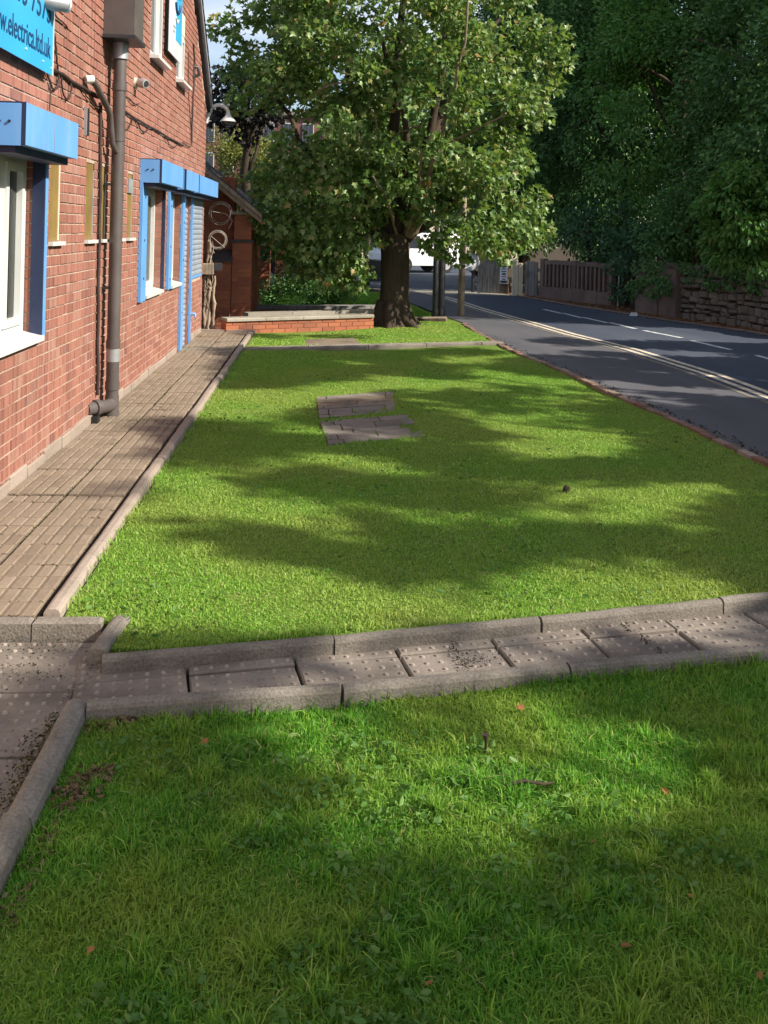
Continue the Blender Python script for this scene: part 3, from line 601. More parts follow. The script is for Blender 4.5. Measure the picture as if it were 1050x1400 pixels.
for b in bricks:
    pr = random.uniform(-.0025, .002)
    if b in own: link('brick', brick_mesh(b[1]-b[0]), wall, (XM+pr, b[0], b[2]+random.uniform(-.0015, .0015)))
    else:
        a, e, z = b; z += random.uniform(-.0015, .0015); x0, x1 = XM+pr, XM+.009+pr; i = .0025
        rest.add([(x0, a, z), (x0, e, z), (x0, e, z+.065), (x0, a, z+.065), (x1, a+i, z+i), (x1, e-i, z+i), (x1, e-i, z+.065-i), (x1, a+i, z+.065-i)], [(4, 5, 6, 7), (0, 1, 5, 4), (1, 2, 6, 5), (2, 3, 7, 6), (3, 0, 4, 7)])
tag(rest.build('brickwork', BR, wall), kind='stuff')
# the near end of the wall (out of frame) and the back of the corner, plainly bricked
cnr = MB()
for k in range(50):
    for i in range(12):
        x1 = XW-.006-i*.226-(.113 if k % 2 else 0); z = -.135+k*C75
        if z < ZE-.08: cnr.add([(x1, YC+.004, z), (x1-.215, YC+.004, z), (x1-.215, YC+.004, z+.065), (x1, YC+.004, z+.065), (x1, YC-.01, z), (x1-.215, YC-.01, z), (x1-.215, YC-.01, z+.065), (x1, YC-.01, z+.065)], [(0, 1, 2, 3), (0, 3, 7, 4), (3, 2, 6, 7), (1, 2, 6, 5), (0, 1, 5, 4)])
tag(cnr.build('corner_brickwork', BR, wall), kind='stuff')
# reveals: brick ends stacked in each opening, visible on the far side
for o in OPEN[:7]:
    yb = o[1]; zz = o[2]; rv = MB(); rm = MB()
    while zz < o[3]-.02:
        rv.box((XW-.13, yb-.004, zz+.005), (XW-.004, yb+.02, min(zz+.07, o[3]))); zz += C75
    rm.box((XW-.2, yb+.0, o[2]), (XW-.009, yb+.03, o[3])); rm.box((XW-.2, o[0]-.03, o[2]), (XW-.009, o[0], o[3])); rm.box((XW-.2, o[0], o[3]), (XW-.009, o[1], o[3]+.03))
    rv.build('reveal_brickwork', BR, wall)['kind'] = 'stuff'; rm.build('reveal', MORTAR, wall)
# plinth render patch low on the wall, worn
plinth = MB().box((XW-.006, 5, -.13), (XW+.004, 12.6, .04)).build('plinth', MORTAR, bld)
y = 5.0
while y < 15:
    L = random.uniform(.3, .5); h = .06+.03*random.random()
    if not (12.6 < y+L and y < 13.8): MB().bbox((XW-.004, y, -.12), (XW+.012+random.uniform(0, .006), y+L-.006, h), .008).build('plinth_stone', EDGE, plinth)
    y += L
# roof and bargeboard
rf = MB()
for sgn in (1, -1):
    y0, y1 = (YA, YC+.25) if sgn > 0 else (YN-.25, YA)
    for k in range(40):
        ya = YA+sgn*(k/40)*(YC-YA+.25); yb_ = YA+sgn*((k+1)/40)*(YC-YA+.25)
        za = ZE+(YC-YA)*SLP-abs(ya-YA)*SLP+.10; zb_ = ZE+(YC-YA)*SLP-abs(yb_-YA)*SLP+.10
        rf.add([(XW+.10, ya, za), (XW-8, ya, za), (XW-8, yb_, zb_+.03), (XW+.10, yb_, zb_+.03), (XW+.10, yb_, zb_), (XW-8, yb_, zb_)], [(0, 1, 2, 3), (3, 2, 5, 4)])
rf.build('roof', SLATE, bld)
def verge(name, dz0, dz1, x0, x1, mat):
    v = MB(); y0, y1 = YA, YC+.10; z0, z1 = ZE+(YC-y0)*SLP, ZE+(YC-y1)*SLP
    vs = [(x, y, zz+d) for x in (x0, x1) for (y, zz) in ((y0, z0), (y1, z1)) for d in (dz0, dz1)]
    v.add(vs, [(0, 1, 3, 2), (4, 6, 7, 5), (0, 4, 5, 1), (2, 3, 7, 6), (0, 2, 6, 4), (1, 5, 7, 3)])
    v.build(name, mat, bld)
verge('bargeboard', -.07, .06, XW+.0, XW+.05, BLACK); verge('verge_trim', .0, .085, XW+.05, XW+.085, GALV)

# ---- windows
def frame(parent, name, y0, y1, z0, z1, x, mat, t=.055, d=.05, mull=(), trans=(), glass=GLASS, sash=()):
    f = MB(); E_ = .0015
    f.box((x-d, y0, z0), (x, y1, z0+t)); f.box((x-d, y0, z1-t), (x, y1, z1)); f.box((x-d, y0, z0+t), (x, y0+t, z1-t)); f.box((x-d, y1-t, z0+t), (x, y1, z1-t))
    for m_ in mull: f.box((x-d+E_, m_-t*.5, z0+t), (x-E_, m_+t*.5, z1-t))
    o = f.build(name, mat, parent)
    cuts = [y0]+list(mull)+[y1]
    for i, (a, b) in enumerate(zip(cuts, cuts[1:])):
        a2, b2 = a+t*(.5 if i else 1), b-t*(.5 if i < len(cuts)-2 else 1)
        if i in sash:
            s = MB(); w = .05; xx = x+.016
            s.box((xx-.04, a2, z0+t), (xx, b2, z0+t+w)); s.box((xx-.04, a2, z1-t-w), (xx, b2, z1-t)); s.box((xx-.04, a2, z0+t+w), (xx, a2+w, z1-t-w)); s.box((xx-.04, b2-w, z0+t+w), (xx, b2, z1-t-w)); s.build('sash', mat, o)
            a2 += w; b2 -= w
        p = MB().box((x-.028, a2+.001, z0+t), (x-.023, b2-.001, z1-t)); p.build('pane', glass, o)
    return o
XF = XW-.085
w1 = frame(bld, 'window', 5.50, 6.50, .92, 2.12, XF, UPVC, .075, .05, (6.03,), (), GLASS, (1,))
w2 = frame(bld, 'window', 10.22, 11.295, .91, 2.10, XF, UPVC, .06, .05, (10.62,), (), GLASS, (0, 1))
w3 = frame(bld, 'window', 11.90, 12.715, .91, 2.10, XF, UPVC, .06, .05, (12.3,), (), GLASS, (0, 1))
w4 = frame(bld, 'window', 10.34, 11.06, 3.49, 4.75, XW-.01, UPVC, .055, .05, (10.72,), (), DARKGL, (1,))
w5 = frame(bld, 'window', 12.10, 12.76, 3.50, 4.15, XW-.01, UPVC, .05, .05, (12.46,), (), DARKGL, (1,))
MB().box((XW-.03, 12.10, 4.15), (XW-.004, 12.76, 4.42)).build('lintel_panel', CREAM, bld)
for w, (y0, y1, z0, z1) in ((w1, OPEN[0]), (w2, OPEN[1]), (w3, OPEN[2])):
    MB().box((XW-.9, y0-.1, z0-.1), (XW-.2, y1+.1, z1+.1), skip=('r',)).build('room_interior', INSIDE, w)
nc = MB()
for i in range(60):
    y = 5.5+i*.017; nc.add([(XW-.17-.012*(i % 2), y, .95), (XW-.17-.012*((i+1) % 2), y+.017, .95), (XW-.17-.012*((i+1) % 2), y+.017, 2.0), (XW-.17-.012*(i % 2), y, 2.0)], [(0, 1, 2, 3)])
nc.build('net_curtain', NET, w1)
def sill(w, y0, y1, z, out=.07, mat=UPVC, th=.05): return MB().add([(XF, y0, z-th), (XW+out, y0, z-th), (XW+out, y1, z-th), (XF, y1, z-th), (XF, y0, z+.012), (XW+out, y0, z-.018), (XW+out, y1, z-.018), (XF, y1, z+.012)], [(3, 2, 1, 0), (4, 5, 6, 7), (0, 1, 5, 4), (1, 2, 6, 5), (2, 3, 7, 6), (3, 0, 4, 7)]).build('sill', mat, w)
sill(w1, 5.46, 6.53, .925, .05); sill(w2, 10.24, 11.28, .925, .05); sill(w3, 11.92, 12.70, .925, .05); sill(w4, 10.30, 11.12, 3.50, .10); sill(w5, 12.06, 12.82, 3.51, .10)
# narrow slot windows closed with bronze boards
for i, (a, b) in enumerate(SLOTS):
    s = MB().box((XW-.05, a+.004, 1.535), (XW-.012, b-.004, 2.155)).build('slot_board', BOARD, bld); s['label'] = 'tall narrow bronze board closing a slot window'
    MB().box((XW-.05, a-.02, 1.505), (XW+.035, b+.035, 1.533)).build('slot_sill', UPVC, s)
    MB().box((XW-.012, b-.022, 1.54), (XW-.006, b-.004, 2.1)).build('edge_strip', GALV if i in (1, 4) else CREAM, s)
    if i >= 3: MB().box((XW-.012, a+.03, 1.97), (XW+.006, b-.03, 2.11)).build('head_plate', GALV, s)
# ---- shutter boxes, guide rails, roller shutters
XB = -1.70
def shutter_box(y0, y1, z0=2.105, z1=2.345, label=None):
    o = MB().box((XW+.004, y0+.012, z0), (XB, y1-.012, z1)).build('shutter_box', BLUE, bld)
    if label: o['label'] = label
    e = MB(); e.bbox((XW+.002, y0, z0-.006), (XB-.022, y0+.011, z1-.008), .002); e.build('end_plate', BLUE, o)
    MB().box((XB-.022, y0+.003, z0-.004), (XB+.002, y0+.0115, z1+.001)).build('end_trim', NAVY, o); MB().box((XW+.002, y0+.003, z1-.008), (XB-.022, y0+.0115, z1+.002)).build('end_trim', NAVY, o)
    MB().box((XW+.01, y0+.03, z0-.045), (XB-.06, y1-.03, z0-.0015)).build('shutter_roll', NAVY, o)
    for k in range(2):
        c = (XW+.08+k*.055, y0-.004, (z0+z1)/2+.01); MB().tube([(c[0], c[1]+.006, c[2]), (c[0], c[1]-.006, c[2])], .008, 8).build('bolt', BLACK, o)
    n = max(2, int((y1-y0)/.75))
    for k in range(1, n): MB().box((XB, y0+(y1-y0)*k/n-.003, z0+.004), (XB+.003, y0+(y1-y0)*k/n+.003, z1-.004)).build('panel_seam', GALV, o)
    return o
shutter_box(5.46, 6.62, label='blue shutter box over the nearest window'); shutter_box(9.93, 11.42); shutter_box(11.66, 12.84); shutter_box(12.87, 15.10, label='blue shutter box spanning the door and the last shuttered window')
def rail(y0, y1, z0, z1, mat=BLUE, x0=XW+.003, x1=XW+.035, bolts=(), nav=True):
    o = MB().box((x0, y0, z0), (x1, y1, z1)).build('guide_rail', mat, bld)
    if nav: MB().box((x0-.05, y0-.022, z0), (x1-.002, y0-.001, z1)).build('guide_channel', NAVY, o)
    for zz in bolts: MB().tube([(x1-.002, (y0+y1)/2, zz), (x1+.006, (y0+y1)/2, zz)], .012, 8).build('bolt', NAVY, o)
rail(6.53, 6.59, .90, 2.10); rail(9.93, 10.21, .86, 2.10, bolts=(1.1, 1.5, 1.95), nav=False); rail(11.66, 11.88, .88, 2.10, bolts=(1.0, 1.4, 1.9), nav=False); rail(11.30, 11.34, .9, 2.1, NAVY, nav=False)
rail(12.74, 12.92, -.1, 2.10, bolts=(.5, 1.2, 1.7), nav=False); rail(13.64, 13.70, -.1, 2.10, nav=False)
ds = bld
def roller(y0, y1, z0, z1, x, label):
    o = MB().box((x-.03, y0, z0), (x-.014, y1, z1)).build('roller_shutter', SLAT, bld); o['label'] = label
    z = z0
    me_ = MB().add([(0, 0, 0), (0, y1-y0, 0), (.012, 0, .022), (.012, y1-y0, .022), (.012, 0, .052), (.012, y1-y0, .052), (0, 0, .072), (0, y1-y0, .072)], [(0, 1, 3, 2), (2, 3, 5, 4), (4, 5, 7, 6)]).mesh('slat', SLAT)
    while z+.072 < z1:
        link('slat', me_, o, (x-.013, y0, z)); z += .0755
    MB().box((x-.03, y0, z0-.03), (x+.004, y1, z0-.001)).build('bottom_bar', BLUE, o)
roller(12.94, 13.63, -.06, 2.10, XW-.03, 'grey roller shutter closing the door down to the path'); roller(13.72, 14.93, .92, 2.10, XW+.015, 'grey roller shutter closing the last window')
MB().tube([(XW+.02, 13.66, .40), (XW+.10, 13.66, .41), (XW+.10, 13.66, .36)], .018, 6).build('shutter_lock', BLUE, bld)
# ---- downpipe with hopper, collars and elbow
dp = MB().tube([(XW+.10, 8.41, .17), (XW+.10, 8.41, 3.22)], .055, 16).build('downpipe', PIPE, bld)
for z, r in ((2.86, .062), (2.42, .060), (.62, .062), (.26, .062)): MB().tube([(XW+.10, 8.41, z-.035), (XW+.10, 8.41, z+.035)], r, 16).build('collar', PIPE, dp)
MB().tube([(XW+.10, 8.41, .47), (XW+.10, 8.41, .585)], .0575, 16).build('pale_band', GALV, dp)
el = MB(); el.tube([(XW+.10, 8.41, -.02), (XW+.10, 8.41, .17)], .060, 16)
el.tube([(XW+.10, 8.43, .1), (XW+.09, 8.33, .10), (XW+.07, 8.22, .11), (XW+.03, 8.12, .12), (XW-.03, 8.02, .12)], [.06, .056, .055, .055, .055], 14); el.build('elbow', PIPE, dp)
MB().tube([(XW+.10, 8.41, -.01), (XW+.10, 8.41, .03)], .066, 16).build('collar', PIPE, dp)
MB().tube([(XW+.02, 8.10, .12), (XW+.045, 8.14, .12)], .068, 14).build('collar', PIPE, dp); MB().box((XW+.002, 8.02, -.04), (XW+.07, 8.11, .06)).build('pipe_boot', BLACK, dp)
for z in (2.0, 1.1): MB().box((XW+.005, 8.36, z), (XW+.06, 8.46, z+.02)).build('bracket', METAL, dp)
hp = MB().box((XW+.004, 8.18, 3.27), (XW+.26, 8.58, 3.75)).build('hopper_head', PIPE, bld)
MB().box((XW+.002, 8.15, 3.24), (XW+.275, 8.61, 3.268)).build('hopper_lip', METAL, hp); MB().tube([(XW+.1, 8.41, 3.1), (XW+.1, 8.41, 3.24)], .07, 14).build('spout', GALV, hp)
bp = [(XW+.02, 7.58, 2.79), (XW+.06, 7.62, 2.80), (XW+.07, 7.72, 2.76), (XW+.07, 8.05, 2.66), (XW+.07, 8.20, 2.60), (XW+.075, 8.24, 2.48), (XW+.08, 8.27, 2.36), (XW+.09, 8.34, 2.30), (XW+.10, 8.41, 2.28)]
br = MB().tube(bp, .026, 10).build('branch_pipe', PIPE, bld); MB().tube([(XW+.02, 7.56, 2.79), (XW+.07, 7.60, 2.80)], .033, 10).build('pipe_cap', UPVC, br)

# ---- cables on the wall
def cable(name, px, label, r=.006, X=XW+.018, mat=CABLE, sag=0):
    P = [W(x, y, X) for x, y in px]; out = []
    for i in range(len(P)-1):                # Catmull-Rom
        p0, p1, p2, p3 = P[max(i-1, 0)], P[i], P[i+1], P[min(i+2, len(P)-1)]
        for k in range(6):
            u = k/6; out.append(.5*((2*p1)+(p2-p0)*u+(2*p0-5*p1+4*p2-p3)*u*u+(3*p1-p0-3*p2+p3)*u**3))
    out.append(P[-1]); out = [Vector((X+random.uniform(-.004, .004), p.y, p.z)) for p in out]
    return tag(MB().tube(out, r, 6).build(name, mat), label, 'cable', 'cables on the brick wall')
cable('wall_cable', [(66, 12), (71, 35), (76, 60), (78, 85), (80, 105), (78, 120), (72, 121), (68, 110), (64, 92), (76, 99)], 'dark cable dropping from the floodlight and looping beside the sign', .008)
cable('wall_cable', [(72, 12), (78, 24), (86, 30), (93, 38)], 'short dark cable running from the floodlight over the bricks', .006)
cable('wall_cable', [(64, 90), (78, 98), (88, 103), (96, 110), (103, 114), (112, 119), (124, 126), (138, 132)], 'thick bundled cable sagging from the sign to the downpipe', .014)
cable('wall_cable', [(84, 104), (85, 118), (88, 132), (93, 136), (97, 126), (97, 112)], 'looped dark cable hanging under the bundle left of the downpipe', .007)
cable('wall_cable', [(112, 122), (122, 136), (131, 147), (138, 144)], 'thin slack cable curving to the left edge of the downpipe', .006)
cable('wall_cable', [(69, 112), (69, 130), (68, 151)], 'thin straight cable running down to the top of the nearest shutter box', .005)
cable('wall_cable', [(163, 148), (172, 153), (180, 159), (192, 166), (204, 173), (216, 179), (228, 187), (240, 193), (250, 199)], 'twisted cable bundle sloping over the wall right of the downpipe', .013)
cable('wall_cable', [(184, 160), (190, 172), (196, 181), (201, 178), (203, 172)], 'slack loop hanging from the cable bundle right of the downpipe', .007)
cable('wall_cable', [(182, 161), (177, 173), (168, 182), (163, 184)], 'thin cable curving back from the bundle to the downpipe', .006)
cable('wall_cable', [(226, 187), (232, 198), (238, 201), (244, 197)], 'small slack loop at the far end of the cable bundle', .006)
cable('wall_cable', [(171, 131), (177, 135), (183, 142), (190, 142)], 'short wavy cable near the wall camera', .006)
cable('wall_cable', [(265, 60), (266, 100), (264, 140), (262, 195)], 'thick vertical cable running down near the far corner of the wall', .012)
cable('wall_cable', [(258, 70), (258, 110), (259, 150), (262, 198), (250, 194)], 'thin vertical cable beside the thick one near the far corner', .006)
cable('wall_cable', [(137.5, 140), (137, 240), (135.5, 330), (134, 430), (133, 540)], 'dark cable running straight down left of the downpipe', .016)
# ---- signs, lights and camera fixed to the wall
def text(name, s, parent, y0, y1, zb, h, mat, x, shear=0):
    cu = bpy.data.curves.new(name, 'FONT'); cu.body = s; cu.size = 1; cu.extrude = .002; o = bpy.data.objects.new(name, cu); COL.objects.link(o)
    bpy.context.view_layer.update(); dx = max(o.dimensions.x, .01); k = (y1-y0)/dx
    me = bpy.data.meshes.new_from_object(o); bpy.data.objects.remove(o); bpy.data.curves.remove(cu)
    zs_ = [v.co.y for v in me.vertices]; hh = max(zs_)-min(zs_); m0 = min(zs_); x0 = min(v.co.x for v in me.vertices)
    for v in me.vertices: v.co = Vector((v.co.z, (v.co.x-x0)*k, (v.co.y-m0)/hh*h))
    me.materials.append(mat); return link(name, me, parent, (x, y0, zb))
s1 = empty('shop_sign', (XW+.06, 5, 3.2), 'large cyan sign board with dark web address high on the brick wall', 'sign')
MB().box((XW+.055, 2.8, 2.655), (XW+.062, 6.515, 4.6)).build('board', SIGNB, s1)
MB().box((XW+.0015, 2.85, 2.68), (XW+.054, 6.45, 4.55)).build('shadow_backing', BLACK, s1)  # black block in the stand-off gap, painting the shadow under the sign
MB().box((XW+.052, 6.516, 2.655), (XW+.066, 6.53, 4.6)).build('edge_trim', UPVC, s1)
text('lettering', 'www.electrica.ltd.uk', s1, 5.27, 6.46, 2.755, .135, LETTER, XW+.0635); text('lettering', '615 7575', s1, 5.64, 6.45, 2.985, .16, LETTER, XW+.0635)
for y, z in ((5.95, 2.73), (6.3, 2.715), (6.49, 2.70)): MB().tube([(XW+.06, y, z), (XW+.068, y, z)], .008, 8).build('screw', UPVC, s1)
s2 = empty('upper_sign', (XW+.06, 11.6, 4.2), 'tall pale and blue sign board between the two upper windows', 'sign')
MB().box((XW+.055, 11.12, 3.68), (XW+.062, 12.06, 5.6)).build('board', simple('sign_pale', (.55, .60, .62), .4, .08, 2), s2)
MB().box((XW+.0015, 11.16, 3.70), (XW+.053, 12.03, 5.5)).build('shadow_backing', BLACK, s2)  # black again, for the shadow beneath this board
MB().box((XW+.0622, 11.6, 3.90), (XW+.0645, 12.05, 5.6)).build('blue_band', SIGNB, s2)
lg = MB()
for zc, r in ((4.62, .16), (4.38, .15)):
    for a0, a1 in ((20, 170), (200, 350)):
        pts = [(XW+.066, 11.66+r*math.cos(rad(a))*1.1, zc+r*math.sin(rad(a))) for a in range(a0, a1+1, 15)]; lg.tube(pts, .022, 6)
lg.build('logo', LETTER, s2); MB().tube([(XW+.066, 11.55, 4.16), (XW+.066, 11.64, 4.10), (XW+.066, 11.74, 4.16)], .014, 6).build('logo', UPVC, s2)
for z_, w_ in ((4.02, .16), (3.96, .11)): MB().box((XW+.0622, 11.4, z_), (XW+.0650, 11.4+w_, z_+.025)).build('small_print', GALV, s2)
fl = empty('floodlight', (XW+.08, 6.75, 3.25), 'small grey drum floodlight on the wall beside the cyan sign', 'wall light')
c = W(74, 3, XW+.10)
MB().tube([c+Vector((-.07, -.05, 0)), c+Vector((.0, 0, 0)), c+Vector((.06, .06, 0))], [.05, .062, .05], 14).build('housing', GALV, fl); MB().tube([c+Vector((-.09, -.02, .0)), c+Vector((-.05, -.02, 0))], .03, 10).build('bracket', METAL, fl)
MB().tube([c+Vector((.06, .06, 0)), c+Vector((.07, .07, 0))], .055, 14).build('lens', UPVC, fl)
c = W(194, 114, XW+.07); cc = empty('wall_camera', c, 'small white bullet camera fixed to the bricks right of the downpipe', 'security camera')
MB().tube([c+Vector((-.07, 0, 0)), c+Vector((-.05, 0, 0))], .055, 14).build('mount', CREAM, cc); MB().tube([c+Vector((-.05, 0, .01)), c+Vector((0, -.02, .0)), c+Vector((.05, -.05, -.01))], [.035, .05, .045], 14).build('housing', GALV, cc)
MB().tube([c+Vector((.05, -.05, -.01)), c+Vector((.056, -.055, -.011))], .03, 12).build('lens', BLACK, cc)
c = W(269, 97, XW+.05); aa = empty('wall_hook', c, 'small dark bracket fixture on the wall near the gable edge', 'wall fixture')
MB().tube([c+Vector((-.04, 0, .06)), c+Vector((.02, .02, .05)), c+Vector((.03, .03, -.05)), c+Vector((-.04, .02, -.08))], .025, 8).build('hook', METAL, aa); MB().box(c+Vector((-.048, -.04, -.1)), c+Vector((-.03, .06, .1))).build('plate', PIPE, aa)
c = W(118, 168, XW+.012); vp = empty('wall_vent', c, 'small narrow metal vent clip on the bricks above the slot windows', 'vent')
MB().box(c+Vector((-.01, -.04, -.10)), c+Vector((.012, -.02, .12))).build('clip', GALV, vp); MB().box(c+Vector((-.01, .03, -.10)), c+Vector((.012, .05, .12))).build('clip', METAL, vp)
# swan-neck lamp on the far corner
lm = empty('swan_neck_lamp', (XW, 15.25, 3.45), 'white swan-neck lamp on the far corner of the brick building', 'wall lamp')
pts = [(XW-.02, 15.3, 3.30)]+[(XW+.03+.15*(1-math.cos(rad(a))), 15.3, 3.46+.13*math.sin(rad(a))) for a in range(0, 181, 20)]
MB().tube(pts, .03, 10).build('neck', UPVC, lm)
MB().tube([(XW+.33, 15.3, 3.47), (XW+.33, 15.3, 3.42), (XW+.33, 15.3, 3.36), (XW+.33, 15.3, 3.33)], [.03, .05, .11, .13], 18).build('lamp_shade', UPVC, lm)
MB().tube([(XW+.33, 15.3, 3.33), (XW+.33, 15.3, 3.28), (XW+.33, 15.3, 3.25)], [.11, .09, .04], 16).build('bowl', DARKGL, lm)
# weathered stem, meter box and coils of cable at the far corner
pc = empty('climber_stem', (-1.86, 15.3, 0), 'weathered bare twisted climber stems rising against the far corner of the wall', 'plant stem')
for k in range(5):
    bx = -1.885+.036*k; n_s = 24 if k in (1, 2) else 15
    pts = [(bx+.010*math.sin(i*.9+k*2.1)+.006*math.sin(i*2.3+k), 15.22+.02*(k % 2)+.012*math.cos(i*.8+k), i*.062) for i in range(n_s)]
    MB().tube(pts, [(.026 if k != 1 else .034)*(1-.018*i)+random.uniform(-.006, .008) for i in range(n_s)], 8).build('stem', WOODG if k != 3 else BARK, pc)
for k in range(7):
    z = random.uniform(.3, 1.3); a = Vector((-1.87+random.uniform(0, .14), 15.21, z)); MB().tube([a, a+Vector((random.uniform(-.08, .08), -.04, .10)), a+Vector((random.uniform(-.12, .12), -.05, .22))], [.010, .007, .003], 6).build('side_shoot', WOODG, pc)
mb_ = empty('cable_box', (-1.86, 15.15, 1.0), 'grey cable junction box on the climber stems at the far corner', 'junction box')
MB().bbox((-1.92, 15.06, .90), (-1.74, 15.19, 1.07), .01).build('case', WOODG, mb_); MB().bbox((-1.73, 15.12, .96), (-1.62, 15.22, 1.08), .01).build('switch', METAL, mb_)
def coil(c, r, n, label, mat):
    pts = []
    for i in range(int(n*20)+1):
        a = i*2*math.pi/20; rr = r*(1+.13*math.sin(a*.37+1)); pts.append((c[0]+rr*math.cos(a), c[1]+.03*math.sin(a*.5), c[2]+rr*math.sin(a)*1.02))
    tag(MB().tube(pts, .0055, 6).build('cable_coil', mat), label, 'cable coil', 'coils of cable at the far corner')
coil((-1.72, 15.35, 1.44), .135, 5.4, 'lower tight coil of grey cable at the far corner', CABLEW); coil((-1.70, 15.5, 1.86), .17, 2.3, 'upper loose loop of cable under the last shutter box', CABLEW)
for pts, lb in (([(-1.86, 15.35, 1.9), (-1.6, 15.4, 1.86), (-1.5, 15.45, 1.75), (-1.56, 15.45, 1.62)], 'grey cable trailing right of the upper loop'), ([(-1.82, 15.3, 1.5), (-1.7, 15.32, 1.4), (-1.6, 15.33, 1.32)], 'grey cable end crossing the lower coil')):
    tag(MB().tube(pts, .006, 6).build('loose_cable', CABLEW), lb, 'cable', 'coils of cable at the far corner')

# ================================================================== OUTBUILDING, LOW WALLS, POSTS
def brick_wall(parent, a, b, z0, z1, mat=BR2, thick=.11, as_parts=True, name='brick', zslope=None, mort=None):
    """courses of real bricks on a mortar core from a to b (plan)"""
    a = Vector((a[0], a[1], 0)); b = Vector((b[0], b[1], 0)); d = (b-a); L = d.length; d.normalize(); n = Vector((d.y, -d.x, 0))
    core = MB(); core.obox((a+b)/2+Vector((0, 0, (z0+z1)/2))-n*thick/2, d, n, (0, 0, 1), L/2-.004, thick/2-.005, (z1-z0)/2); core.build('mortar_core', mort or MORTAR_D, parent)
    z = z0; r = 0; allb = MB()
    while z < z1-.03:
        s = -.1125 if r % 2 else 0
        while s < L-.02:
            s0, s1 = max(0, s), min(L, s+.215)
            if s1-s0 > .03:
                q = MB() if as_parts else allb; p0, p1 = a+d*s0, a+d*s1; e = random.uniform(0, .004)
                q.obox((p0+p1)/2-n*thick/2+Vector((0, 0, z+.0325)), d, n, (0, 0, 1), (s1-s0)/2, thick/2+e, .0325)
                if as_parts: q.build(name, mat, parent)
            s += .2255
        z += .075; r += 1
    if not as_parts: allb.build('brickwork', mat, parent)['kind'] = 'stuff'
MORTAR_D = simple("mortar_red", (.30, .15, .10), .95, .2, 9)
ob = empty('outbuilding', (-1.4, 17.2, 0), 'small dark red brick outbuilding with a slate roof behind the climber stems', 'outbuilding')
brick_wall(ob, (-1.58, 16.4), (-1.25, 16.4), -.1, 1.38, BR2, .3); brick_wall(ob, (-1.56, 16.43), (-1.27, 16.43), 1.44, 1.86, BR2, .3)
brick_wall(ob, (-1.25, 16.41), (-1.25, 18.6), -.1, 1.38, BR2, .12, False); brick_wall(ob, (-1.27, 16.44), (-1.27, 18.6), 1.44, 1.86, BR2, .12, False)
brick_wall(ob, (-1.92, 16.25), (-1.585, 16.25), -.1, 1.06, BR2, .5); brick_wall(ob, (-3.6, 16.75), (-1.58, 16.75), -.1, 2.5, BR2, .2, False)
MB().bbox((-1.615, 16.37, 1.382), (-1.22, 18.6, 1.438), .012).build('string_course', SLATE, ob); MB().bbox((-1.63, 16.36, 1.865), (-1.30, 16.7, 1.92), .012).build('padstone', COPE, ob)
MB().add([(-1.97, 16.2, 1.06), (-1.57, 16.2, 1.06), (-1.57, 16.75, 1.06), (-1.97, 16.75, 1.06), (-1.97, 16.2, 1.08), (-1.57, 16.2, 1.08), (-1.57, 16.75, 1.26), (-1.97, 16.75, 1.26)], [(4, 5, 6, 7), (0, 1, 5, 4), (1, 2, 6, 5), (2, 3, 7, 6), (3, 0, 4, 7)]).build('sloped_cap', SLATE, ob)
rs = MB()
ex_, ez_, rx_, rz_ = -1.10, 1.90, -2.75, 3.22
rb = MB().add([(ex_, 16.3, ez_-.04), (rx_, 16.3, rz_-.04), (rx_, 19.5, rz_-.04), (ex_, 19.5, ez_-.04), (2*rx_-ex_, 16.3, ez_-.04), (2*rx_-ex_, 19.5, ez_-.04)], [(0, 1, 2, 3), (1, 4, 5, 2)]).build('roof', SLATE, ob)
slm = MB().add([(0, 0, 0), (0, .24, 0), (-.22, .24, .176), (-.22, 0, .176), (.0, 0, .016), (0, .24, .016), (-.22, .24, .184), (-.22, 0, .184)], [(4, 5, 6, 7), (0, 1, 5, 4), (0, 4, 7, 3), (1, 2, 6, 5)]).mesh('slate', SLATE)
for r in range(9):
    for k in range(13):
        link('slate', slm, rb, (ex_+.02-r*.185+random.uniform(-.004, .004), 16.27+k*.245+(.12 if r % 2 else 0), ez_-.035+r*.148+random.uniform(0, .006)))
for o_, mt in ((.0, WOODG), (.09, BARKP)):
    MB().add([(ex_+.02, 16.22-o_*.2, ez_-.1-o_), (rx_, 16.22-o_*.2, rz_-.1-o_), (rx_, 16.22-o_*.2, rz_-.02-o_), (ex_+.02, 16.22-o_*.2, ez_-.02-o_), (ex_+.02, 16.29, ez_-.1-o_), (rx_, 16.29, rz_-.1-o_), (rx_, 16.29, rz_-.02-o_), (ex_+.02, 16.29, ez_-.02-o_)],
             [(0, 1, 2, 3), (4, 5, 6, 7), (0, 1, 5, 4), (3, 2, 6, 7), (0, 3, 7, 4)]).build('verge_board', mt, ob)
gpr = empty('gate_pier', (-1.36, 22, 0), 'orange brick gate pier with a pale notice, beyond the outbuilding', 'gate pier')
brick_wall(gpr, (-1.47, 22), (-1.26, 22), 0, 1.86, BR2, .3); MB().bbox((-1.52, 21.95, 1.87), (-1.21, 22.35, 1.95), .02).build('pier_cap', COPE, gpr)
MB().box((-1.41, 21.975, 1.5), (-1.30, 21.99, 1.68)).build('notice', PAPER, gpr)
for z in (1.38, 1.2, .95): MB().bbox((-1.49, 21.97, z), (-1.24, 22.33, z+.05), .01).build('moulded_course', COPE, gpr)
gp2 = empty('gate_pier', (-1.02, 23.5, 0), 'dark red brick pier half hidden behind the orange gate pier', 'gate pier')
brick_wall(gp2, (-1.22, 23.5), (-.98, 23.5), 0, 1.2, BR2, .3, False)
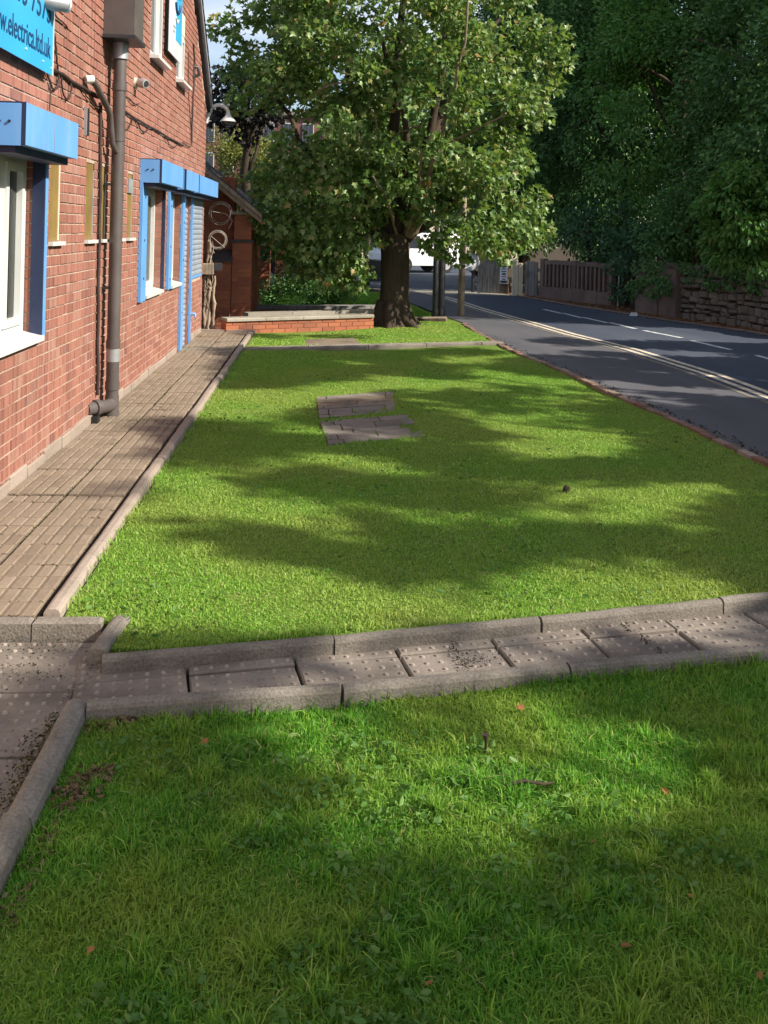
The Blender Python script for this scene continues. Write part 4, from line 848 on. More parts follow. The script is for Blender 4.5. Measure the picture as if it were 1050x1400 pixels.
# low brick wall with pale copings in front of the tree, and a darker one behind it
lw = empty('low_brick_wall', (-.3, 15.6, 0), 'low orange brick wall with pale stone copings running to the tree trunk', 'wall')
A_, B_ = Vector((-1.52, 15.05, 0)), Vector((.86, 16.25, 0))
brick_wall(lw, A_, B_, -.12, .16, BR2, .22)
d = (B_-A_).normalized(); n_ = Vector((d.y, -d.x, 0))
for i in range(4):
    p, q_ = A_+d*(i*.665+.004), A_+d*((i+1)*.665-.004); z = .165
    MB().sweep([p+n_*.0, q_+n_*.0], [(-.26, z), (-.26, z+.035), (-.24, z+.05), (.02, z+.05), (.035, z+.035), (.035, z)]).build('coping_stone', COPE, lw)
for i in range(3):
    p, q_ = A_+d*(i*.8+.5)-n_*.32, A_+d*((i+1)*.8-.008+.5)-n_*.32
    MB().sweep([p, q_], [(-.2, -.1), (-.2, .26), (.0, .26), (.0, -.1)]).build('step_block', COPE, lw)
lw2 = empty('low_dark_wall', (-.2, 18, 0), 'dark timber-topped low wall behind the pale copings, left of the trunk', 'wall')
A_, B_ = Vector((-1.56, 17.6, 0)), Vector((1.1, 18.3, 0)); d = (B_-A_).normalized()
brick_wall(lw2, A_, B_, -.1, .13, BR2, .2, False)
for i in range(3):
    p, q_ = A_+d*(i*.92), A_+d*((i+1)*.92-.006); MB().sweep([p, q_], [(-.24, .135), (-.24, .20), (.04, .20), (.04, .135)]).build('timber_capping', FENCEW, lw2)
pk = empty('timber_edge', (2.0, 17.3, 0), 'weathered timber edging board right of the trunk by the dark poles', 'edging')
MB().obox((1.95, 17.6, .03), (1, .25, 0), (-.25, 1, 0), (0, 0, 1), .36, .04, .035).build('board', WOODG, pk); MB().obox((1.95, 17.55, .01), (1, .25, 0), (-.25, 1, 0), (0, 0, 1), .33, .03, .03).build('board', BARK, pk)
# poles and signs
def pole(name, x, y, h, r, mat, label, cat, group=None, z0=-.05):
    e = empty(name, (x, y, 0), label, cat, group); MB().tube([(x, y, z0), (x, y, h*.35), (x, y, h*.36), (x, y, h)], [r, r, r*.82, r*.78], 14).build('shaft', mat, e)
    MB().tube([(x, y, z0), (x, y, .12)], r*1.25, 14).build('base_collar', mat, e); MB().tube([(x, y, h), (x, y, h+.05), (x, y, h+.07)], [r*.9, r*.9, .01], 14).build('cap', mat, e); return e
pole('dark_pole', 2.18, 18.55, 4.2, .055, METAL, 'left one of the pair of dark poles right of the trunk', 'pole', 'pair of dark poles'); pole('dark_pole', 2.32, 18.75, 4.2, .075, METAL, 'right one of the pair of dark poles, slightly thicker', 'pole', 'pair of dark poles')
wpst = empty('weathered_post', (2.74, 18.9, 0), 'pale weathered post standing on the footpath edge by the road', 'post')
MB().tube([(2.74, 18.9, -.05), (2.745, 18.9, .5), (2.75, 18.9, 1.1), (2.75, 18.9, 2.6)], [.075, .068, .064, .058], 12).build('shaft', WOODG, wpst); MB().tube([(2.75, 18.9, 2.6), (2.75, 18.9, 2.66)], [.064, .03], 12).build('cap', GALV, wpst)
MB().box((2.69, 18.82, .95), (2.81, 18.835, 1.0)).build('clip', METAL, wpst)
rsn = empty('road_sign', (4.16, 26.4, 0), 'round road sign on a dark pole beside the board fence', 'road sign')
MB().tube([(4.16, 26.45, -.05), (4.16, 26.45, 3.4)], .05, 10).build('post', METAL, rsn)
MB().tube([(4.06, 26.38, .82), (4.06, 26.36, .82)], .26, 24).build('disc', PAPER, rsn); 
ring = [(4.06+.235*math.cos(a*math.pi/12), 26.352, .82+.235*math.sin(a*math.pi/12)) for a in range(25)]; MB().tube(ring, .018, 6).build('rim', GALV, rsn)
MB().tube([(4.02, 26.35, .72), (4.02, 26.35, .92)], .02, 6).build('symbol', BLACK, rsn)
gpst = empty('thin_post', (7.02, 22.3, 0), 'thin pale metal post leaning by the ivy between the two right-hand walls', 'post')
MB().tube([(7.0, 22.3, -.05), (7.02, 22.3, .7), (7.05, 22.3, 1.3)], .022, 8).build('shaft', GALV, gpst); MB().tube([(6.98, 22.28, 1.1), (7.05, 22.3, 1.14)], .03, 8).build('clamp', GALV, gpst)

# ---- board fence, gate, notice
bf = empty('board_fence', (4.6, 26, 0), 'grey weathered vertical board fence across the road end', 'fence')
def boards(parent, a, b, h0, h1, mat, w=.14, name='plank'):
    a = Vector((*a, 0)); b = Vector((*b, 0)); d = b-a; L = d.length; d.normalize(); n = Vector((d.y, -d.x, 0)); k = int(L/w)
    for i in range(k):
        p = a+d*(i+.5)*w+n*random.uniform(-.008, .008); h = h1+random.uniform(-.04, .04)
        MB().obox(p+Vector((0, 0, (h0+h)/2)), d, n, (0, 0, 1), w/2-.006, .011, (h-h0)/2).build(name, mat, parent)
    for z in (.25, h1-.2):
        MB().obox((a+b)/2-n*.03+Vector((0, 0, z)), d, n, (0, 0, 1), L/2, .02, .04).build('rail', mat, parent)
boards(bf, (4.28, 26.4), (4.98, 26.1), -.05, 1.05, FENCEW)
gt = empty('board_gate', (5.05, 25.9, 0), 'brown board gate carrying a white printed notice', 'gate')
boards(gt, (4.78, 25.75), (5.06, 25.58), -.0, .93, GATEW, .09)
nb = MB().obox((4.87, 25.60, .53), (.85, -.52, 0), (.52, .85, 0), (0, 0, 1), .115, .006, .26).build('notice_board', PAPER, gt)
for i, (w, hh) in enumerate(((.08, .022), (.06, .012), (.07, .012), (.055, .022), (.07, .012), (.05, .012), (.09, .03))):
    MB().obox((4.866, 25.592, .745-i*.07), (.85, -.52, 0), (.52, .85, 0), (0, 0, 1), w, .004, hh).build('text_line', METAL if i != 4 else REDP, nb)
gpo = empty('gate_post', (5.16, 25.4, 0), 'pale cream gate post catching the sun at the end of the board fence', 'gate post')
MB().bbox((5.07, 25.36, -.05), (5.21, 25.5, .93), .02).build('post', CREAM, gpo); MB().bbox((5.23, 25.30, -.05), (5.33, 25.42, .85), .02).build('post', CREAM, gpo)
bf2 = empty('short_board_fence', (5.5, 25, 0), 'short stretch of grey boards between the cream gate post and the concrete fence', 'fence'); boards(bf2, (5.4, 25.35), (5.72, 24.85), -.05, .88, FENCEW, .12)
# ---- concrete fence with dark red uprights
cf = empty('concrete_fence', (6.2, 23.7, 0), 'low concrete fence with rows of dark red brown uprights below the trees', 'fence')
A_, B_ = Vector((5.72, 24.75, 0)), Vector((6.92, 22.5, 0)); d = (B_-A_); L = d.length; d.normalize(); n_ = Vector((d.y, -d.x, 0)); up = Vector((0, 0, 1))
for i in range(6):
    p0 = A_+d*(L*i/6); p1 = A_+d*(L*(i+1)/6-.008); MB().obox((p0+p1)/2+up*.12+n_*random.uniform(-.01, .01), d, n_, up, (p1-p0).length/2, .09, .17+random.uniform(-.012, .012)).build('plinth_block', CONC, cf)
    MB().obox((p0+p1)/2+up*(.92+random.uniform(-.01, .01)), d, n_, up, (p1-p0).length/2, .06, .055).build('top_rail', CONC, cf)
for i in range(17):
    p = A_+d*(L*(i+.5)/17); 
    MB().obox(p+up*.58+n_*.02, d, n_, up, .030, .055, .285).build('upright', CONC, cf)
    MB().obox(p+up*.57-n_*.02+d*(.046+random.uniform(-.008, .008)), d, n_, up, .022, .02, .28).build('slat', REDSLAT, cf)
for s in (.03, .5, .99): MB().obox(A_+d*(L*s)+up*.48, d, n_, up, .07, .075, .52).build('pillar', CONC, cf)
bk = MB().obox((A_+B_)/2-n_*.25+up*.45, d, n_, up, L/2, .02, .45); bk.build('backing_panel', METAL, cf)
# ---- rubble stone wall
sw = empty('stone_wall', (7.8, 18.6, 0), 'old rubble stone retaining wall at the right edge below the trees', 'wall')
PW = [Vector((7.0, 20.9, 0)), Vector((7.42, 19.5, 0)), Vector((7.95, 17.9, 0)), Vector((8.3, 16.6, 0)), Vector((8.55, 15.4, 0))]
cnt = 0
for a, b, hh in zip(PW, PW[1:], (1.02, 1.02, .92, .92)):
    d = (b-a); L = d.length; d.normalize(); n_ = Vector((d.y, -d.x, 0))
    MB().obox((a+b)/2-n_*.32+up*(hh/2-.1), d, n_, up, L/2, .26, hh/2).build('wall_core', SOIL, sw)
    z = -.06; r = 0
    while z < hh-.05:
        h = random.uniform(.08, .17); s = random.uniform(-.2, 0)
        while s < L:
            w = random.uniform(.11, .30); s0, s1 = max(s, 0), min(s+w, L)
            if s1-s0 > .05:
                c = a+d*((s0+s1)/2)+up*(z+h/2+random.uniform(-.022, .022))-n_*.06; q = MB(); bx = Vector((0, 0, 0)); pr = random.uniform(-.02, .025)
                vs = []
                for (i, j) in ((-1, -1), (1, -1), (1, 1), (-1, 1)):
                    vs.append(c+d*(i*(s1-s0-.016)/2)+up*(j*(h-.016)/2)-n_*.08)
                for (i, j) in ((-1, -1), (1, -1), (1, 1), (-1, 1)):
                    vs.append(c+d*(i*((s1-s0)/2-.012)+random.uniform(-.012, .012))+up*(j*(h/2-.012)+random.uniform(-.022, .018))+n_*(.045+pr))
                for (i, j) in ((-1, -1), (1, -1), (1, 1), (-1, 1)):
                    vs.append(c+d*(i*((s1-s0)/2-.04))+up*(j*(h/2-.032))+n_*(.072+pr+random.uniform(-.012, .012)))
                q.add(vs, [(0, 1, 5, 4), (1, 2, 6, 5), (2, 3, 7, 6), (3, 0, 4, 7), (4, 5, 9, 8), (5, 6, 10, 9), (6, 7, 11, 10), (7, 4, 8, 11), (8, 9, 10, 11)]); q.build('stone', STONE, sw); cnt += 1
            s += w
        z += h; r += 1
dW = (PW[1]-PW[0]).normalized(); nW = Vector((dW.y, -dW.x, 0))
for k, (u, hw, hh) in enumerate(((.30, .20, .50), (.72, .20, .54), (1.10, .15, .56), (1.40, .13, .52))):
    q = MB(); c = PW[0]+dW*u+up*(hh-.06)+nW*(.02+.03*(k % 2)); q.obox(c, dW, nW, up, hw, .10, hh); q.v = [(x+random.uniform(-.014, .014), y+random.uniform(-.014, .014), z+random.uniform(-.03, .02)) for x, y, z in q.v]
    q.build('rendered_block', CONC, sw)
# litter
lt = MB(); c = G(867, 432, ZR)
lt.add([(c.x-.09, c.y, ZR), (c.x+.09, c.y-.02, ZR), (c.x+.10, c.y+.08, ZR), (c.x-.07, c.y+.1, ZR), (c.x-.06, c.y+.01, ZR+.07), (c.x+.05, c.y, ZR+.08), (c.x+.06, c.y+.06, ZR+.06), (c.x-.04, c.y+.07, ZR+.075)], [(0, 1, 5, 4), (1, 2, 6, 5), (2, 3, 7, 6), (3, 0, 4, 7), (4, 5, 6, 7)])
tag(lt.build('litter_bag', PAPER), 'crumpled white litter bag lying at the far road edge', 'litter')

# ================================================================== VEHICLES AND FAR BUILDINGS
def car(name, x, y, rz, L, Wd, Ht, mat, label, van=False):
    e = empty(name, (x, y, ZR), label, 'van' if van else 'car'); e.rotation_euler = (0, 0, rz); M = Matrix.Translation((x, y, ZR))
    def put(nm, mb, mt, par=e):
        me = mb.mesh(nm, mt); o = bpy.data.objects.new(nm, me); COL.objects.link(o); o.parent = par; return o
    if van: prof = [(-L/2, .30), (-L/2, .95), (-L/2+.06, Ht-.08), (-L/2+.2, Ht), (L/2-1.7, Ht), (L/2-1.45, Ht-.05), (L/2-.75, 1.12), (L/2-.1, .95), (L/2, .75), (L/2, .30)]
    else: prof = [(-L/2, .30), (-L/2, .80), (-L/2+.15, .92), (-L/2+.75, 1.0), (-L/2+1.15, Ht-.05), (-L/2+1.6, Ht), (L/2-1.9, Ht-.02), (L/2-1.15, .98), (L/2-.25, .84), (L/2, .68), (L/2, .30)]
    n = len(prof); b = MB(); rows = [(-Wd/2, 0), (-Wd/2+.02, 0), (Wd/2-.02, 0), (Wd/2, 0)]
    vs = []
    for yy, s in ((-Wd/2+.12, 1), (-Wd/2, 0), (Wd/2, 0), (Wd/2-.12, 1)):
        pass
    def yo(z, sgn): return sgn*(Wd/2-max(0, (z-.9))*.22)
    vs = [(px, yo(pz, -1), pz) for px, pz in prof]+[(px, yo(pz, 1), pz) for px, pz in prof]
    b.add(vs, [tuple(range(n)), tuple(range(n, 2*n))[::-1]]+[(i, (i+1) % n, n+(i+1) % n, n+i) for i in range(n)]); put('body', b, mat)
    zz0, zz1 = 1.0, Ht-.12
    wins = [(L/2-1.62, L/2-.95, 1)] if van else [(-L/2+1.2, -L/2+2.0, 0), (-L/2+2.06, L/2-1.5, 0)]
    for s in (-1, 1):
        for (x0, x1, k) in wins:
            w = MB(); f = .004*s; w.add([(x0, yo(zz0, s)+f, zz0), (x1+.28*(1 if k or x1 > 0 else 0), yo(zz0, s)+f, zz0), (x1, yo(zz1, s)+f, zz1), (x0+.06, yo(zz1, s)+f, zz1)], [(0, 1, 2, 3)]); put('side_window', w, DARKGL)
        for wx in (-L/2+.8, L/2-.85):
            wh = MB().tube([(wx, s*(Wd/2-.2), .32), (wx, s*(Wd/2+.01), .32)], .32, 20); o = put('wheel', wh, TYRE)
            put('rim', MB().tube([(wx, s*(Wd/2+.005), .32), (wx, s*(Wd/2+.02), .32)], .19, 16), GALV, o)
        put('headlight', MB().box((L/2-.02, s*(Wd/2-.25)-.15, .62), (L/2+.012, s*(Wd/2-.25)+.15, .76)), UPVC)
        put('tail_light', MB().box((-L/2-.012, s*(Wd/2-.15)-.08, .7), (-L/2+.02, s*(Wd/2-.15)+.08, .95)), REDP)
    a = prof[6] if van else prof[6]; c2 = prof[7]
    ws = MB(); ws.add([(a[0]+.04+.004, yo(a[1], -1)+.12, a[1]-.06+.004), (a[0]+.04+.004, yo(a[1], 1)-.12, a[1]-.06+.004), (c2[0]-.04+.01, yo(c2[1], 1)-.1, c2[1]+.05), (c2[0]-.04+.01, yo(c2[1], -1)+.1, c2[1]+.05)], [(0, 1, 2, 3)]); ws.v = [(x_+.02, y_, z_+.02) for x_, y_, z_ in ws.v]; put('windscreen', ws, DARKGL)
    put('bumper', MB().box((L/2-.05, -Wd/2+.05, .32), (L/2+.05, Wd/2-.05, .5)), METAL); put('bumper', MB().box((-L/2-.05, -Wd/2+.05, .32), (-L/2+.05, Wd/2-.05, .5)), METAL)
    return e
car('white_van', 3.7, 38.6, math.pi+rad(22), 3.5, 1.65, 1.6, CARW, 'white van crossing the far end of the road beyond the poles', True)
car('parked_car', -.35, 26.5, rad(6), 4.1, 1.75, 1.42, CARD, 'dark parked car glimpsed left of the trunk under the leaves'); car('parked_car', -.9, 31.5, rad(4), 4.2, 1.75, 1.45, CARB, 'blue grey parked car between the gate pier and the low branches')
car('parked_car', -2.9, 36, rad(80), 4.2, 1.75, 1.45, CARW, 'white parked car far behind the orange gate pier')
fb = empty('far_building', (-6, 68, 0), 'tall purple red brick building with white windows far behind the trees', 'building')
MB().box((-18, 68, -1), (2.5, 80, 9.6)).build('wall', RUST, fb); MB().box((-18.3, 67.7, 9.6), (2.8, 80.3, 9.9)).build('parapet', COPE, fb)
for i in range(14):
    for j in range(4):
        x, z = -17.2+i*1.4, .8+j*2.25; f = MB(); f.box((x, 67.95, z), (x+.8, 67.99, z+1.5)); w = f.build('window', UPVC, fb)
        MB().box((x+.05, 67.90, z+.06), (x+.38, 67.94, z+1.44)).build('pane', DARKGL, w); MB().box((x+.43, 67.90, z+.06), (x+.75, 67.94, z+1.44)).build('pane', DARKGL, w)
fh = empty('pale_house', (5, 52, 0), 'pale rendered house with a slate roof beyond the white van', 'house')
MB().box((1.5, 52, -.3), (11, 60, 5)).build('wall', CREAM, fh); MB().add([(1.2, 51.7, 5), (11.3, 51.7, 5), (11.3, 60.3, 5), (1.2, 60.3, 5), (1.2, 56, 8), (11.3, 56, 8)], [(0, 1, 5, 4), (2, 3, 4, 5), (0, 4, 3), (1, 2, 5), (0, 3, 2, 1)]).build('roof', SLATE, fh)
for x in (2.2, 4.6, 7, 9.2):
    for z in (.9, 3.2): MB().box((x, 51.94, z), (x+1.0, 51.985, z+1.3)).build('window', DARKGL, fh)

# ================================================================== TREES
def curve_pts(a, b, bend, n=7):
    a, b = Vector(a), Vector(b); out = []
    for i in range(n+1):
        u = i/n; out.append(a.lerp(b, u)+Vector(bend)*math.sin(math.pi*u)+Vector((random.uniform(-1, 1), random.uniform(-1, 1), random.uniform(-1, 1)))*.02*(b-a).length*(1 if 0 < i < n else 0))
    return out
def foliage(name, clumps, per, size, shape, mat, parent, centre, droop=.35, out=.6, zmin=.15):
    """leaves scattered through clumps [(centre, radius)] ; leaf tips point outward and down"""
    P = []; D = []; cen = np.array(centre)
    for c, r in clumps:
        k = int(per*(r**2)); u = RNG.normal(0, 1, (k, 3)); u /= np.linalg.norm(u, axis=1, keepdims=True); rr = RNG.uniform(0, 1, (k, 1))**.45
        p = np.array(c)+u*rr*r*np.array([1, 1, .75]); P.append(p)
        o = p-cen; o /= np.maximum(np.linalg.norm(o, axis=1, keepdims=True), 1e-6); D.append(u*.5+o*out+RNG.normal(0, .45, (k, 3))+np.array([0, 0, -droop]))
    P = np.concatenate(P); D = np.concatenate(D); ok = P[:, 2] > zmin; P, D = P[ok], D[ok]
    V, T = leaf_cloud(P, D, RNG.uniform(*size, len(P)), *shape, .25); return link(name, npmesh(name, V, T, mat, ORG[parent]), parent, ORG[parent])
def ellipsoid_clumps(c, R, n, r, shell=.55, keep=None):
    out = []
    while len(out) < n:
        u = Vector((random.gauss(0, 1), random.gauss(0, 1), random.gauss(0, 1))).normalized(); k = shell+(1-shell)*random.random()**.8
        bump = 1+.16*math.sin(3*u.x+2.1*c[0])*math.cos(4*u.z+c[1])+.10*math.sin(7*u.y+5*u.z)
        p = Vector((c[0]+u.x*R[0]*k*bump, c[1]+u.y*R[1]*k*bump, c[2]+u.z*R[2]*k*bump))
        if keep is None or keep(p): out.append((tuple(p), r*random.uniform(.65, 1.25)))
    return out
# --- the tree on the lawn
T0 = Vector((1.22, 16.75, 0))
mt_ = empty('sycamore_tree', T0, 'broad leafy tree with a dark ridged trunk on the lawn at the centre', 'tree')
tk = MB(); tk.tube([T0+Vector(v) for v in [(0, 0, -.1), (0, 0, .0), (.01, 0, .12), (.02, 0, .35), (.03, 0, .8), (.02, 0, 1.25), (.0, 0, 1.6)]], [.46, .38, .30, .265, .25, .255, .28], 18)
for k in range(6):
    a = k*1.05+.3; tk.tube([T0+Vector((math.cos(a)*.16, math.sin(a)*.16, .38)), T0+Vector((math.cos(a)*.30, math.sin(a)*.30, .08)), T0+Vector((math.cos(a)*.55, math.sin(a)*.55, -.06))], [.14, .12, .05], 8)
trunk = tk.build('trunk', BARK, mt_)
limbs = [((-.05, 0, 1.45), (-.75, .2, 2.9), .17), ((.05, 0, 1.5), (.55, .2, 3.2), .14), ((0, .1, 1.5), (.0, 1.0, 3.6), .15), ((0, -.05, 1.5), (.1, -.9, 3.2), .12), ((.1, 0, 1.4), (1.5, .3, 2.7), .11), ((-.1, 0, 1.5), (-1.7, -.3, 3.1), .10),
         ((-.7, .2, 2.8), (-1.1, .5, 5.6), .08), ((.5, -.1, 3.1), (.9, -.2, 6.0), .08), ((.5, -.1, 3.1), (1.9, .6, 5.6), .075), ((0, 1.0, 3.5), (.3, 1.2, 6.8), .10), ((.1, -.9, 3.1), (-.5, -1.3, 5.0), .06), ((1.4, .3, 2.6), (2.6, -.2, 3.9), .06), ((-1.6, -.3, 3.0), (-2.5, .1, 4.3), .05)]
for a, b, r in limbs:
    P = curve_pts(T0+Vector(a), T0+Vector(b), (random.uniform(-.15, .15), random.uniform(-.15, .15), .1)); MB().tube(P, [r*(1-.55*i/7) for i in range(8)], 9).build('limb', BARK, mt_)
MB().tube([T0+Vector(v) for v in [(-.62, -.35, 1.80), (-.80, -.52, 1.86), (-.90, -.6, 1.92)]], [.10, .085, .08], 12).build('cut_limb', BARKP, mt_)
MB().tube(curve_pts(T0+Vector((-.1, -.05, 1.45)), T0+Vector((-.62, -.35, 1.80)), (0, 0, .05)), [.13]*8, 10).build('limb', BARK, mt_)
MB().tube(curve_pts(T0+Vector((.25, -.1, 1.6)), T0+Vector((.35, -.5, 2.15)), (.05, 0, 0)), [.14, .14, .13, .13, .12, .12, .12, .11], 10).build('limb', BARKP, mt_)
for a, b, r in [((.3, -.4, 1.7), (.75, -2.2, 4.3), .042), ((.2, -.5, 1.7), (.25, -1.9, 2.9), .03), ((.0, -.5, 1.6), (-.5, -1.9, 2.5), .024), ((-.3, -.5, 2.6), (-.55, -2.2, 3.5), .024), ((.75, -2.2, 4.2), (.85, -2.5, 5.4), .022), ((-1.4, -1.2, 3.9), (-.9, -1.6, 4.0), .02), ((.6, -.9, 3.0), (1.5, -2.3, 3.5), .024), ((-.2, -.9, 3.2), (.35, -1.7, 3.35), .016)]:
    MB().tube(curve_pts(T0+Vector(a), T0+Vector(b), (.05, -.05, .05)), [r*(1-.4*i/7) for i in range(8)], 7).build('twig', BARKP, mt_)
def crown_ok(p):
    # open underside round the trunk, seen from the lawn
    dx = p.x-T0.x
    if p.z < 1.9 and -.55 < dx < .55: return False
    if p.z < 2.3 and abs(dx) < 1.2 and p.y < T0.y-1.2: return random.random() < .35
    if p.z < 3.7 and p.x < -.75: return False
    return True
cl = ellipsoid_clumps((1.0, 16.7, 4.8), (2.45, 2.5, 3.9), 235, .42, .50, crown_ok)
cl += [((x, y, z), r) for x, y, z, r in [(2.9, 16.6, 4.6, .5), (3.25, 16.5, 4.0, .42), (3.4, 16.5, 5.2, .5), (3.1, 16.4, 3.2, .4), (3.6, 16.6, 4.7, .42), (3.9, 16.6, 5.1, .4), (3.9, 16.7, 4.3, .36), (4.05, 16.6, 4.7, .3), (3.6, 16.4, 3.7, .34), (-1.5, 16.6, 4.4, .42), (-1.8, 16.7, 5.1, .4), (2.6, 16.2, 1.75, .5), (3.1, 16.4, 1.85, .55), (3.5, 16.6, 2.2, .5), (2.1, 16.0, 1.7, .42), (2.7, 15.8, 1.5, .34), (3.4, 16.2, 1.6, .35), (1.95, 16.3, 1.45, .28), (3.75, 16.5, 1.75, .33), (2.35, 16.5, 1.25, .25), (3.0, 16.0, 1.3, .24),
        (-.5, 16.3, 1.75, .5), (-.9, 16.6, 1.9, .5), (.3, 16.0, 1.9, .34), (-.2, 16.1, 1.35, .4), (-.75, 16.9, 1.35, .4), (.55, 16.0, 1.45, .26), (.0, 16.4, 1.0, .32), (-.95, 17.2, 1.6, .4), (.25, 16.6, .75, .25), (.72, 16.2, .95, .18), (.9, 16.1, 1.5, .2), (.45, 15.9, 1.75, .3), (-1.0, 16.4, 2.5, .5),
        (1.75, 15.9, 2.0, .3), (1.5, 15.7, 2.35, .35), (.9, 15.6, 2.3, .3), (1.75, 16.2, 1.45, .24), (2.0, 16.3, 1.32, .2), (1.7, 14.9, 3.0, .38), (1.3, 14.7, 3.7, .4), (2.1, 14.8, 3.6, .36), (1.7, 14.6, 4.4, .42), (1.0, 14.6, 4.8, .4), (2.3, 14.8, 4.7, .4), (1.5, 14.5, 5.3, .42), (.5, 14.7, 4.1, .4), (.2, 14.8, 3.3, .36), (.8, 15.0, 2.9, .32), (2.4, 15.2, 2.8, .36), (.1, 14.7, 5.2, .4), (1.0, 16.15, 2.05, .26), (1.5, 16.2, 1.95, .26), (.75, 16.3, 1.85, .24), (.35, 16.1, 1.15, .3), (.1, 16.2, .8, .28), (.6, 16.2, .7, .2), (-.4, 16.5, .95, .3), (-.7, 16.4, 1.5, .4), (-.1, 15.9, 1.7, .34), (.45, 15.8, 2.1, .32), (-.6, 15.9, 2.2, .4), (.1, 15.8, 2.5, .38)]]
leaf_n = 800
foliage('crown', cl, leaf_n, (.075, .145), PALM, LEAF_MAIN, mt_, (1.15, 16.7, 3.4), .45, .5, .45)
def tree(name, base, h, clumps, per, size, shape, mat, label, group=None, bark=BARK, r=.16, nlimb=5, cat='tree', droop=.35):
    e = empty(name, base, label, cat, group); b = Vector(base); cz = sum(c[0][2] for c in clumps)/len(clumps); cxx = sum(c[0][0] for c in clumps)/len(clumps); cyy = sum(c[0][1] for c in clumps)/len(clumps)
    top = Vector((cxx, cyy, cz+.3*(h-cz)))
    MB().tube(curve_pts(b-Vector((0, 0, .2)), top, (random.uniform(-.2, .2), random.uniform(-.2, .2), 0)), [r*(1.25-.75*i/7) for i in range(8)], 10).build('trunk', bark, e)
    for c, rr in random.sample(clumps, min(nlimb, len(clumps))):
        MB().tube(curve_pts(b.lerp(top, random.uniform(.4, .85)), c, (0, 0, .15)), [r*.4*(1-.6*i/7) for i in range(8)], 6).build('limb', bark, e)
    foliage('crown', clumps, per, size, shape, mat, e, (cxx, cyy, cz), droop); return e
SUN_ON = [Vector((x, y, .05)) for x, y in ((1.6, 26.5), (2.2, 26.4), (2.8, 26.3), (3.4, 26.3), (4.0, 26.2), (4.6, 26.0), (4.9, 25.9))]+[Vector((5.14, 25.38, z)) for z in (.2, .5, .8)]+[Vector((x, 37.4, z)) for x in (3.0, 4.2, 5.4) for z in (.7, 1.5)]+[Vector((4.75, 26.2, 1.45))]
def E_(*a):
    """crowns, thinned where the sun reaches the pale pavement, the gate post and the van"""
    out = []
    for c, r in ellipsoid_clumps(*a):
        p = Vector(c)
        if all(((p-q)-sdir*max(0, (p-q).dot(sdir))).length > r+.22 or (p-q).dot(sdir) < .6 for q in SUN_ON): out.append((c, r))
    return out
GR = 'tall trees behind the walls on the right'
tree('broadleaf_tree', (8.6, 27.2, 0), 11, E_((8.0, 26.8, 5.8), (2.5, 2.2, 5.6), 150, .75), 552, (.10, .17), DIAM, LEAF_DARK, 'dark green tree behind the concrete fence, nearest the road end', GR)
tree('broadleaf_tree', (9.0, 23.6, 0), 11, E_((8.9, 23.4, 5.6), (2.3, 2.2, 5.4), 150, .7), 624, (.09, .15), DIAM, LEAF_MID, 'mid green bushy tree above the thin pale post', GR)
tree('broadleaf_tree', (10.3, 20.9, 0), 12, E_((9.9, 20.4, 5.4), (2.1, 2.3, 5.4), 150, .72), 624, (.09, .15), DIAM, LEAF_DARK, 'dark tree leaning over the stone wall, its pale trunk showing', GR, BARKP)
tree('broadleaf_tree', (10.6, 17.6, 0), 9, E_((9.9, 17.7, 4.6), (1.8, 1.9, 4.0), 120, .68), 648, (.09, .15), DIAM, LEAF_DARK, 'tree at the right edge of the view with olive leaves', GR)
tree('broadleaf_tree', (6.6, 31.0, 0), 12, E_((6.3, 30.8, 6.2), (2.6, 2.2, 5.6), 140, .8), 504, (.11, .18), DIAM, LEAF_DARK, 'tall dark tree behind the board fence, right of the lawn tree', GR)
tree('broadleaf_tree', (9.5, 32.0, 0), 14, E_((9.2, 32.0, 6.3), (3.4, 2.2, 5.4), 170, .95), 312, (.14, .22), DIAM, LEAF_BLUE, 'tallest dark tree at the back of the row on the right', GR)
tree('broadleaf_tree', (13.0, 26.0, 0), 13, E_((12.4, 25.0, 6.6), (3.2, 2.6, 7.0), 170, .95), 312, (.14, .22), DIAM, LEAF_DARK, 'large dark tree filling the gap behind the leaning tree', GR)
tree('broadleaf_tree', (4.6, 45, 0), 11, E_((4.6, 45, 7), (3.8, 2.4, 4.2), 90, 1.0), 240, (.18, .28), DIAM, LEAF_DARK, 'tree far behind the white van, above the road end', None)
tree('broadleaf_tree', (1.9, 40.5, 0), 9, E_((1.9, 40.5, 5.0), (2.2, 2.0, 3.6), 80, .85), 312, (.14, .22), DIAM, LEAF_DARK, 'dark tree in the background directly behind the lawn tree', None)
tree('broadleaf_tree', (13.6, 20.5, 0), 12, E_((13.0, 20.6, 6.0), (2.4, 2.6, 6.4), 140, .95), 300, (.14, .22), DIAM, LEAF_DARK, 'large tree at the back right corner of the row', GR)
